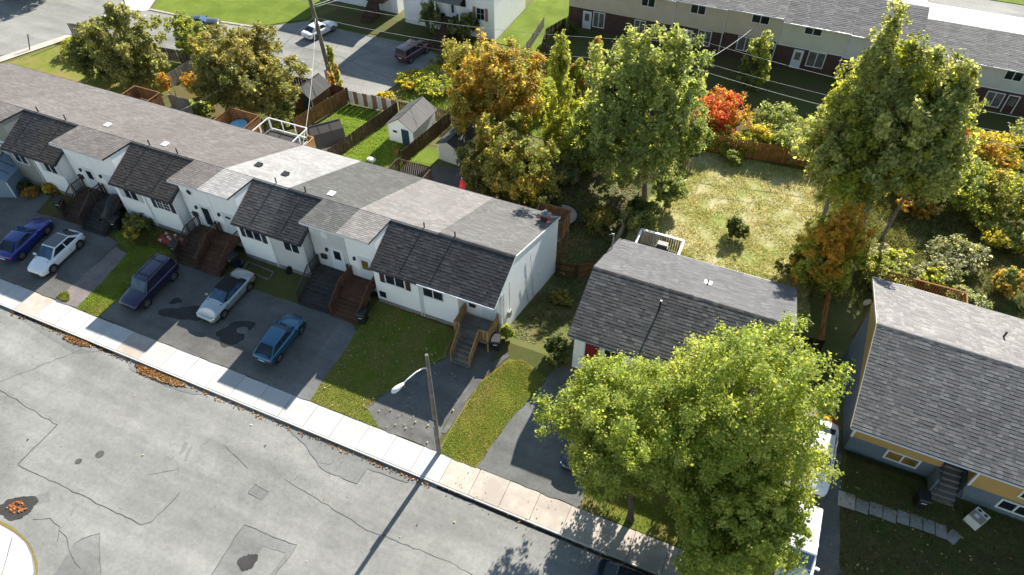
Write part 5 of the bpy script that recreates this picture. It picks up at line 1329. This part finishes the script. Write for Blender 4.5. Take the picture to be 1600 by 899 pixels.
def tree(label, base, ctr, rad, n, size, pal, seed, shape='round', nl=26, lobe=.36, bark='bark', r0=.2, name='tree', cat='tree', group=None, pal2=None, f2=0, sparse=1.0, stems=1, z=None, limbs=8, shell=.66, coh=.5):
    r = np.random.default_rng(seed); zb = tz(base[1]) if z is None else z
    t = thing(name, label, cat, (base[0], base[1], zb), group)
    P, out, li, lc, lr = crown_points(ctr, rad, n, nl, r, shape, lobe, shell)
    keep = P[:, 2] > zb + .08; P, out, li = P[keep], out[keep], li[keep]; n = len(P)
    nrm = unit(out * .55 + np.array([0, 0, .45]) + r.normal(size=(n, 3)) * .55)
    Q = leaf_quads(P, nrm, size * r.choice([.5, .75, 1.0, 1.25, 1.6], n, p=[.15, .25, .3, .2, .1]) * r.uniform(.85, 1.15, n), r)
    cols = pick(pal, n, r, li, nl, coh)
    if pal2:
        c2 = pick(pal2, n, r, li, nl, coh)
        lob2 = (r.random(nl) < f2)[li] if f2 >= 0 else ((lc[:, 2] - ctr[2]) / rad[2] + r.normal(size=nl) * .3 < f2 + 1)[li]; cols = np.where(lob2[:, None], c2, cols)
    leaf_object('crown', Q, cols, t)
    # trunk and limbs
    top = Vector(ctr) + Vector((0, 0, rad[2] * .45))
    for s in range(stems):
        o = Vector((r.uniform(-.3, .3), r.uniform(-.3, .3), 0)) * (0 if stems == 1 else 1.5)
        b = Vector((base[0], base[1], zb - .15)) + o
        mid = b.lerp(top + o * 2, .45) + Vector((r.uniform(-.15, .15), r.uniform(-.15, .15), 0)) * rad[0] * .3
        MB().tube([b, b.lerp(mid, .12), b.lerp(mid, .6), mid, mid.lerp(top + o, .6), top + o], [r0 * 1.35, r0, r0 * .82, r0 * .66, r0 * .36, r0 * .1], 9).build('trunk', bark, t, True)
        idx = r.permutation(nl)[:limbs]
        for i in idx:
            q = Vector(lc[i]); f = r.uniform(.25, .7); a = b.lerp(mid, .55 + .45 * f) if q.z < mid.z + .5 else mid.lerp(top, f * .7)
            c = a.lerp(q, .5) + Vector((r.uniform(-.2, .2), r.uniform(-.2, .2), r.uniform(0, .3)))
            MB().tube([a, c, q], [r0 * .42, r0 * .3, r0 * .08], 6).build('limb', bark, t, True)
    return t
# the maples at the kerb
tree('leftmost of the bright maples at the kerb, over the bungalow driveway', (-.8, 18.4), (-2.4, 20.0, 6.6), (4.1, 3.9, 4.2), 84000, .095, 'maple', 1, nl=46, lobe=.33, r0=.2, group='kerb maples', limbs=22)
tree('tallest bright maple at the kerb beside the white vehicles', (2.2, 19.4), (2.6, 21.6, 7.6), (4.4, 4.8, 5.5), 120000, .098, 'maple', 2, nl=62, lobe=.31, r0=.25, group='kerb maples', limbs=30)
tree('maple nearest the bottom edge, over the pavement and the dark car', (4.0, 18.3), (4.0, 18.1, 4.7), (3.2, 3.3, 3.4), 66000, .095, 'maple', 30, nl=42, lobe=.34, r0=.2, group='kerb maples', limbs=12)
# tall trees in the yards
tree('tall leafy green tree with pale trunk beside the dry lawn', (-8.6, 50.6), (-10.2, 50.6, 5.0), (5.7, 5.0, 7.2), 56000, 0.185, 'green', 3, nl=66, lobe=.24, bark='bark_pale', r0=.26, limbs=26)
tree('shorter yellow green tree at the foot of the tall green tree', (-14.2, 53.4), (-14.6, 53.2, -.2), (3.6, 3.2, 3.6), 18700, 0.178, 'lime', 31, nl=26, pal2='green', f2=.5, r0=.12)
tree('tall wide poplar with grey branches behind the small orange tree', (9.6, 53.0), (8.5, 53.0, 6.2), (6.3, 5.0, 7.2), 60000, 0.185, 'poplar', 4, nl=70, lobe=.23, bark='bark_pale', r0=.34, limbs=32, pal2='lime', f2=.2)
tree('spire like left top of the poplar group', (6.6, 53.4), (5.5, 53.3, 9.0), (3.0, 2.6, 5.6), 15300, 0.178, 'poplar', 41, 'cone', nl=26, lobe=.4, bark='bark_pale', r0=.2, pal2='lime', f2=.2)
tree('second narrow top of the poplar group', (8.0, 52.6), (7.6, 52.6, 8.8), (2.9, 2.4, 5.0), 11900, 0.178, 'poplar', 42, 'cone', nl=24, lobe=.4, bark='bark_pale', r0=.18, pal2='lime', f2=.3)
tree('lower yellowish right top of the poplar group', (11.6, 53.4), (11.6, 53.2, 7.4), (2.9, 2.6, 4.6), 13000, .178, 'poplar', 43, 'cone', nl=30, lobe=.36, bark='bark_pale', r0=.16, pal2='lime', f2=.5)
tree('round orange and yellow tree above the white shed', (-24.2, 52.4), (-24.2, 52.4, 3.0), (5.0, 4.4, 5.2), 44200, 0.170, 'autumn', 5, nl=50, lobe=.29, r0=.2, pal2='mixed', f2=.25, limbs=12)
tree('feathery yellow green larch beside the orange tree', (-19.0, 54.6), (-18.8, 54.4, 2.0), (2.2, 2.2, 6.0), 15300, 0.148, 'lime', 6, 'cone', nl=30, lobe=.36, r0=.13)
tree('dark green tree with yellow patches behind the end house', (-20.4, 47.0), (-19.6, 45.6, .6), (4.3, 3.8, 4.4), 40800, 0.163, 'mixed', 7, nl=46, lobe=.29, r0=.2, limbs=10)
tree('small tree of orange and green leaves between the two bungalows', (8.2, 45.2), (6.9, 45.4, .2), (2.5, 2.4, 4.0), 24000, 0.148, 'gold', 8, nl=34, lobe=.33, pal2='lime', f2=-.95, r0=.13)
tree('bronze green round tree behind the row roofs', (-50.0, 47.0), (-48.9, 46.8, 1.4), (6.0, 4.6, 4.6), 51000, 0.170, 'bronze', 9, nl=54, lobe=.28, r0=.22, limbs=10, pal2='olive', f2=.3)
tree('bushy olive tree at the corner lawn', (-66.6, 47.6), (-65.0, 47.4, .8), (4.0, 3.6, 4.2), 30600, 0.170, 'olive', 10, nl=40, lobe=.3, r0=.18)
tree('darker bushy tree left of the olive tree', (-71.0, 47.2), (-70.0, 47.4, -.4), (3.0, 3.0, 3.4), 18700, 0.163, 'dark', 12, nl=30, r0=.14, pal2='olive', f2=.3)
tree('small light green tree by the grey fences at the back road', (-64.2, 54.0), (-63.9, 54.2, -1.0), (2.4, 2.2, 2.6), 10200, 0.163, 'green', 13, nl=22, pal2='lime', f2=.4, r0=.1)
tree('slim sapling beside the utility pole', (-45.6, 56.2), (-45.6, 56.2, -1.7), (.9, .9, 2.4), 3060, 0.148, 'lime', 14, 'cone', nl=14, r0=.05, pal2='autumn', f2=.12)
tree('dark leaning tree at the top left corner', (-98, 62), (-97, 62, 0), (5, 5, 4), 15300, 0.222, 'dark', 15, nl=30)
tree('small green tree in front of the beige far house', (-3.4, 74.6), (-3.4, 74.6, -1.4), (1.9, 1.8, 2.8), 7650, 0.178, 'green', 16, nl=20, r0=.09, pal2='lime', f2=.3)
tree('pointed bush with orange tip behind the tall green tree', (-20.3, 64.5), (-20.3, 64.5, -1.6), (1.6, 1.6, 2.8), 5950, 0.163, 'lime', 17, 'cone', nl=16, r0=.08, pal2='orange', f2=.3)
tree('orange tipped bush behind the pointed one', (-19.6, 67.6), (-19.4, 67.6, -1.2), (1.2, 1.2, 3.0), 4420, 0.163, 'autumn', 18, 'cone', nl=14, r0=.07)
# shrubs
def shrub(label, x, y, rx, rz, n, pal, seed, pal2=None, f2=0, name='shrub', group='shrubs and bushes', size=.15, ry=None, shape='dome', z=None):
    zz = (tz(y) if z is None else z)
    return tree(label, (x, y), (x, y, zz + rz * .55), (rx, ry or rx, rz * .75), int(n * 1.5), size, pal, seed, shape, max(9, int(rx * 9)), .42, 'bark', .05, name, 'shrub', group, pal2, f2, limbs=4, stems=2)
SH = [('vivid red and orange shrub beside the tall green tree', -5.2, 64.2, 3.2, 3.4, 6500, 'red', 50, 'orange', .4),
 ('yellow green bush below the red shrub', -5.4, 62.2, 2.6, 2.2, 4500, 'lime', 51, 'yellow', .4), ('yellow bush behind the orange fence', -.6, 62.8, 2.0, 1.9, 3600, 'yellow', 52, 'lime', .5),
 ('green bush behind the orange fence at the poplar', 2.4, 63.6, 2.4, 2.3, 4200, 'green', 53, 'lime', .3), ('dark bush in the middle of the dry lawn', -.1, 48.6, 1.15, 1.5, 2200, 'dark', 54, 'green', .4),
 ('large yellow green bush right of the poplar', 16.4, 62.0, 3.2, 3.6, 8000, 'lime', 55, 'green', .35), ('yellow and orange bush under the town house with the maroon door', 19.6, 68.0, 2.8, 3.0, 6000, 'yellow', 56, 'orange', .3),
 ('red bush at the right rear', 16.4, 68.6, 2.0, 2.4, 3800, 'red', 57, 'orange', .4), ('olive bush at the right edge', 21.0, 61.4, 3.0, 3.2, 6500, 'lime', 58, 'mixed', .5),
 ('dark green bush by the right edge of the picture', 22.6, 70.6, 2.4, 3.4, 4500, 'green', 59, 'dark', .3), ('rusty low bush beneath the yellow green bush', 13.9, 58.6, 1.6, 1.4, 2400, 'orange', 60, 'green', .4),
 ('yellow leaved shrub at the shaded right side', 20.8, 57.4, 2.0, 1.5, 2600, 'yellow', 61, 'green', .4), ('grey silvery shrub behind the ochre house', 17.4, 52.6, 2.3, 1.7, 3800, 'silver', 62, 'olive', .2),
 ('second grey silvery shrub nearer the timber deck', 15.6, 49.4, 1.8, 1.5, 2800, 'silver', 63, 'lime', .3), ('orange brown shrub at the right edge', 21.2, 50.6, 1.5, 1.8, 2400, 'autumn', 64, 'green', .4),
 ('pale green bush behind the timber deck rail', 18.0, 46.4, 1.8, 1.6, 2800, 'silver', 65, 'green', .5), ('green weeds left of the timber deck rail', 12.0, 48.6, 2.0, 1.2, 2600, 'lime', 66, 'olive', .4),
 ('straw coloured weeds in front of the poplar', 12.4, 49.8, 2.2, 1.0, 2600, 'silver', 67, 'lime', .5), ('dark ivy mound beside the small orange tree', 5.6, 45.4, 1.6, 1.9, 3000, 'dark', 68, 'green', .4),
 ('dark green bush beside the white capped deck', -8.0, 46.6, 1.7, 2.2, 3600, 'dark', 69, 'green', .5), ('leafy bush at the pale trunk', -6.8, 50.2, 1.7, 2.6, 3600, 'green', 70, 'lime', .3),
 ('rose bush at the corner of the bungalow drive', -8.4, 26.6, .95, 1.25, 2200, 'dark', 71, 'silver', .3), ('light green shrub at the corner of the white gable wall', -12.0, 27.1, .42, 1.1, 900, 'lime', 72, None, 0),
 ('yellowing bush in front of the white row house', -42.6, 25.4, 1.3, 1.0, 2600, 'olive', 73, 'yellow', .4), ('small rust coloured bush by the blue shed', -54.0, 25.4, .6, .6, 700, 'orange', 74, None, 0),
 ('golden bush near the sage house', -52.4, 26.2, .6, .8, 800, 'yellow', 75, 'orange', .4), ('bright orange shrub behind the far left roofs', -57.2, 48.4, 1.8, 2.6, 3600, 'orange', 76, None, 0),
 ('rusty upright shrub by the pale timber fence', -60.6, 46.8, .9, 2.2, 1600, 'orange', 77, None, 0), ('bright green vine heap on the deck behind the row', -54.6, 44.2, 1.8, 1.6, 3000, 'lime', 78, 'green', .5),
 ('yellow reeds at the edge of the back road', -38.2, 60.0, 1.8, .9, 1800, 'yellow', 79, 'lime', .4), ('tall pale weeds beyond the striped fence', -35.0, 60.6, 3.0, 1.2, 4200, 'lime', 80, 'silver', .3),
 ('brown weeds along the back road', -35.8, 64.6, 2.2, 1.0, 2800, 'bronze', 81, 'olive', .4), ('yellow blossoming weeds by the striped fence', -39.0, 55.9, .9, .9, 900, 'yellow', 82, None, 0),
 ('dark shrub beside the grey house steps', -37.2, 71.4, 1.7, 2.8, 3600, 'dark', 83, 'green', .4), ('shrub at the other side of the grey house steps', -41.8, 71.4, 1.4, 3.0, 2600, 'dark', 84, 'green', .4),
 ('light bushes along the corner lawn', -76.5, 50.5, 2.4, 1.6, 3600, 'lime', 85, 'yellow', .5), ('vine climbing the pale town house', 14.2, 79.6, .9, 3.6, 1800, 'dark', 86, 'green', .6),
 ('bush in the yard of the far end house', -25.8, 78.2, 1.0, 1.3, 1000, 'dark', 87, None, 0), ('green undergrowth below the dark mixed tree', -16.6, 45.6, 2.0, 1.6, 3200, 'mixed', 88, 'dark', .3),
 ('undergrowth beside the weathered fence', -11.4, 45.2, 1.7, 1.2, 2400, 'mixed', 89, 'dark', .3), ('pale bush beside the grey board fence', -16.2, 50.4, 1.6, 1.9, 2800, 'silver', 90, 'green', .4),
 ('leafy patch on the slope beside the gable wall', -10.6, 33.6, .9, .5, 900, 'mixed', 91, None, 0), ('orange and green bush at the corner of the ochre house', 8.4, 28.6, .7, 1.1, 1100, 'orange', 92, 'green', .4),
 ('yellow green bush beyond the feathery larch', -15.5, 58.5, 2.6, 2.4, 4200, 'lime', 93, 'yellow', .3), ('green bush between the yards and the far row', -10.5, 61.0, 2.6, 2.4, 3800, 'green', 94, 'lime', .3),
 ('rusty weeds at the orange fence', 8.6, 64.0, 2.4, 2.6, 3600, 'autumn', 95, 'yellow', .4), ('dark bush right of the poplar foot', 13.4, 62.2, 2.2, 2.4, 3400, 'green', 96, 'lime', .4),
 ('bush at the base of the golden weeds', 24.5, 57.0, 2.4, 2.2, 3000, 'green', 97, 'yellow', .2), ('low shrub in front of the sage wall', -55.4, 25.9, .5, .5, 500, 'dark', 98, None, 0)]
for a in SH: shrub(a[0], a[1], a[2], a[3], a[4], a[5], a[6], a[7], a[8], a[9])

for i, (x, y, s_, pl_, lb) in enumerate(((-12.5, 66.5, 2.6, 'lime', 'yellow green bush in the strip behind the tall green tree'), (-8.6, 68.5, 2.2, 'green', 'green bush left of the red shrub'), (.6, 66.6, 2.4, 'green', 'green bush right of the red shrub'),
        (5.6, 66.4, 2.6, 'lime', 'yellow green bush behind the orange fence end'), (-2.4, 60.0, 1.1, 'lime', 'small bush against the orange fence'), (9.8, 67.4, 2.4, 'green', 'green bush in front of the hidden pale house'), (-16.4, 63.0, 2.2, 'lime', 'light bush behind the grey pickets'), (12.6, 70, 2.0, 'mixed', 'mixed bush below the vine'),
        (14.6, 65.4, 1.8, 'autumn', 'russet bush left of the red bush'), (-23.0, 61.5, 2.4, 'lime', 'pale bush beyond the orange and yellow tree'), (-27.6, 58.2, 1.6, 'mixed', 'mixed bush behind the pale shed'), (11.8, 46.0, 1.2, 'lime', 'low weeds at the corner of the timber deck'))):
    shrub(lb, x, y, s_, s_ * .95, 3000, pl_, 120 + i, 'green', .3)

# ---------------------------------------------------------------- grass blades, weeds and fallen leaves
def inside(poly, x, y):
    c = np.zeros(len(x), bool)
    for i in range(len(poly)):
        (x1, y1), (x2, y2) = poly[i], poly[i - 1]
        with np.errstate(divide='ignore', invalid='ignore'):
            c ^= ((y1 > y) != (y2 > y)) & (x < (x2 - x1) * (y - y1) / (y2 - y1 + 1e-12) + x1)
    return c
def scatter(name, label_kind, poly, n, h, wd, cols, seed, lean=.5, flat=False, clump=0, off=.01):
    r = np.random.default_rng(seed); P = np.array(poly)
    x = r.uniform(P[:, 0].min(), P[:, 0].max(), n * 2); y = r.uniform(P[:, 1].min(), P[:, 1].max(), n * 2)
    k = inside(poly, x, y); x, y = x[k][:n], y[k][:n]
    if clump:
        nz = np.sin(x * 1.7 + 1.3 * np.sin(y * .9)) * np.sin(y * 1.3 + 1.1 * np.sin(x * .7)) + r.normal(size=len(x)) * .5
        m = nz > clump - 1; x, y = x[m], y[m]
    n = len(x); z = np.interp(y, TY, TZ) + off; z = np.where(y <= 16.15, -.14 + off, z)
    c = np.stack([x, y, z], 1); cs = np.array(cols)
    nz2 = np.sin(x * 2.1 + 1.7 * np.sin(y * 1.6)) + np.sin(y * 2.6 + 1.9 * np.sin(x * 1.3)) + .6 * np.sin(x * 5.3 + y * 4.1)
    ci = np.clip(((nz2 + 2.6) / 5.2 * len(cs) + r.normal(size=n) * len(cs) * .22).astype(int), 0, len(cs) - 1)
    col = cs[ci] * r.uniform(.7, 1.3, (n, 1))
    if flat:
        nrm = unit(np.array([0, 0, 1.0]) + r.normal(size=(n, 3)) * .35); Q = leaf_quads(c + np.array([0, 0, .02]), nrm, wd * r.uniform(.6, 1.3, n), r)
    else:
        a = r.uniform(0, 2 * np.pi, n); s = np.stack([np.cos(a), np.sin(a), np.zeros(n)], 1) * wd * .5 * r.uniform(.6, 1.4, (n, 1))
        tip = c + np.stack([r.normal(size=n) * lean * h, r.normal(size=n) * lean * h, h * r.uniform(.5, 1.3, n)], 1)
        Q = np.stack([c - s, c + s, tip + s * .25, tip - s * .25], 1)
    o = leaf_object(name, Q, col, None, 'grass_blade'); o['kind'] = 'stuff'
    return o
G1 = [(.20, .27, .04), (.26, .32, .05), (.33, .30, .08), (.15, .20, .03)]
G2 = [(.24, .36, .04), (.29, .40, .05), (.20, .30, .03)]
GD = [(.58, .50, .30), (.48, .43, .20), (.28, .31, .08), (.36, .37, .11), (.66, .58, .38)]
scatter('grass', '', [(-21.7, 18.0), (-16.6, 18.0), (-18.0, 18.9), (-17.5, 20.2), (-16.6, 22.4), (-15.5, 24.2), (-15.6, 26.4), (-21.8, 26.5)], 30000, .05, .03, G1 + [(.42, .36, .12)], 1)
scatter('grass', '', [(-12.5, 17.95), (-10.1, 17.95), (-9.6, 21.1), (-8.5, 25.2), (-10.5, 25.9), (-11.3, 25.5), (-12.3, 23.4), (-12.5, 20)], 24000, .05, .03, G1 + [(.45, .38, .12), (.36, .40, .08)], 2)
scatter('grass', '', [(-41.5, 18.0), (-39.4, 18.0), (-39.2, 20), (-38.7, 24.4), (-39.5, 26), (-45.5, 26.2), (-44, 24.4), (-42.1, 23.7), (-41.6, 20.5)], 24000, .055, .03, G2 + G1, 3)
scatter('grass', '', [(-3.6, 18.0), (4.9, 18.0), (4.9, 26), (-3.9, 26)], 12000, .1, .03, G1 + [(.24, .2, .05)], 4)
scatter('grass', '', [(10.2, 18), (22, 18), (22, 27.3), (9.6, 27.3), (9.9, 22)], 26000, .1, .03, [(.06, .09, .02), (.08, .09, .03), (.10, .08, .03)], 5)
scatter('grass', '', [(-43.6, 42), (-42.4, 53.2), (-36.5, 53.4), (-37.9, 42)], 9000, .12, .05, G2, 6)
scatter('grass', '', [(-37.7, 42), (-36.3, 53.4), (-30.7, 53.5), (-31.5, 42)], 9000, .12, .05, G2, 7)
scatter('dry_grass', '', [(-8.6, 40), (-8.6, 49), (-6.6, 56), (-5.6, 60.2), (4.8, 61), (6.6, 56), (6.2, 47), (7.2, 41), (5.2, 37.5), (-5, 37.5)], 52000, .16, .05, GD, 8, .9, False, .75)
scatter('grass', '', [(-8.3, 38.2), (-8.3, 44.5), (-5, 45.3), (-1, 44), (3, 45.3), (6.5, 44), (7, 40.5), (5.2, 37.7)], 20000, .12, .05, [(.34, .36, .10), (.27, .31, .08), (.42, .40, .15), (.22, .27, .06)], 40, .8, False, .5)
scatter('undergrowth', '', [(4.6, 44), (13, 44), (15, 62), (5, 61), (6, 55)], 15000, .28, .07, [(.22, .25, .07), (.30, .29, .11), (.16, .2, .05), (.36, .31, .14)], 41, .8, False, .55)
scatter('dry_grass', '', [(6, 46), (24, 46), (24, 60), (10, 61)], 22000, .3, .06, [(.16, .15, .06), (.24, .21, .09), (.10, .12, .03), (.08, .09, .03)], 9, .8, False, .8)
scatter('undergrowth', '', [(-21, 38), (-21, 52.6), (-9, 54.5), (-9.2, 40.4), (-12, 38.4)], 16000, .1, .12, [(.16, .20, .05), (.26, .17, .07), (.20, .18, .08), (.34, .25, .11), (.11, .14, .04), (.2, .26, .06)], 10, .6, True, .9)
scatter('undergrowth', '', [(-12.3, 27.5), (-7.8, 27.5), (-7.8, 38), (-12.3, 37.4)], 3800, .1, .12, [(.09, .12, .03), (.11, .12, .04), (.10, .09, .035), (.13, .15, .04)], 11, .6, True, .8)
scatter('undergrowth', '', [(-38, 57), (-20, 56), (-18, 62), (-27, 71), (-36, 70), (-38.5, 61)], 14000, .3, .1, [(.20, .24, .05), (.16, .25, .04), (.26, .24, .08), (.12, .16, .03)], 12, .7, False, .6)
scatter('fallen_leaves', '', blob(-39.2, 15.82, 1.3, .22, 77, 20, .2), 420, .1, .13, [(.30, .14, .045), (.40, .24, .09), (.20, .09, .035)], 13, flat=True, off=.02)
scatter('fallen_leaves', '', blob(-31.9, 15.75, 2.3, .28, 78, 20, .2), 1300, .1, .13, [(.30, .14, .045), (.40, .24, .09), (.20, .09, .035), (.45, .32, .17)], 14, flat=True, off=.02)
scatter('fallen_leaves', '', blob(-32.8, 5.45, .5, .4, 79), 60, .1, .13, [(.45, .15, .05), (.5, .22, .08)], 15, flat=True, off=.02)
scatter('fallen_leaves', '', [(-11.5, 15.85), (3, 15.8), (3, 17.9), (-11, 17.9)], 80, .1, .07, [(.25, .15, .06), (.3, .22, .08), (.14, .09, .05)], 16, flat=True, off=.17)
scatter('fallen_leaves', '', [(9.4, 18), (21, 18), (21, 26), (9.4, 26)], 230, .1, .10, [(.35, .25, .08), (.42, .35, .15), (.3, .14, .05)], 17, flat=True, off=.1)
scatter('fallen_leaves', '', [(-21.5, 18.2), (-13, 18.2), (-13, 26), (-21.5, 26)], 130, .1, .1, [(.45, .4, .25), (.4, .3, .12)], 18, flat=True, off=.06)
scatter('fallen_leaves', '', [(-38, 0), (-6, 0), (-4, 15.5), (-38, 15.5)], 50, .1, .09, [(.6, .58, .5), (.45, .35, .2), (.1, .08, .06)], 19, flat=True, off=.02)
scatter('fallen_leaves', '', [(-46, 15.75), (-12, 15.75), (-12, 16.05), (-46, 16.05)], 420, .1, .1, [(.30, .14, .045), (.40, .24, .09), (.20, .09, .035)], 30, flat=True, off=.02)
scatter('weeds', '', blob(-43.1, 18.45, .5, .35, 81), 500, .14, .05, [(.25, .26, .06), (.18, .22, .04)], 20)
scatter('weeds', '', [(-41.8, 24.4), (-39, 25), (-38.5, 26.3), (-45, 26.3)], 2200, .2, .05, [(.14, .14, .04), (.22, .18, .06), (.09, .12, .03)], 21)

# ================================================================== tidy
for o in ROOTS:
    if '_b' in o: del o['_b']
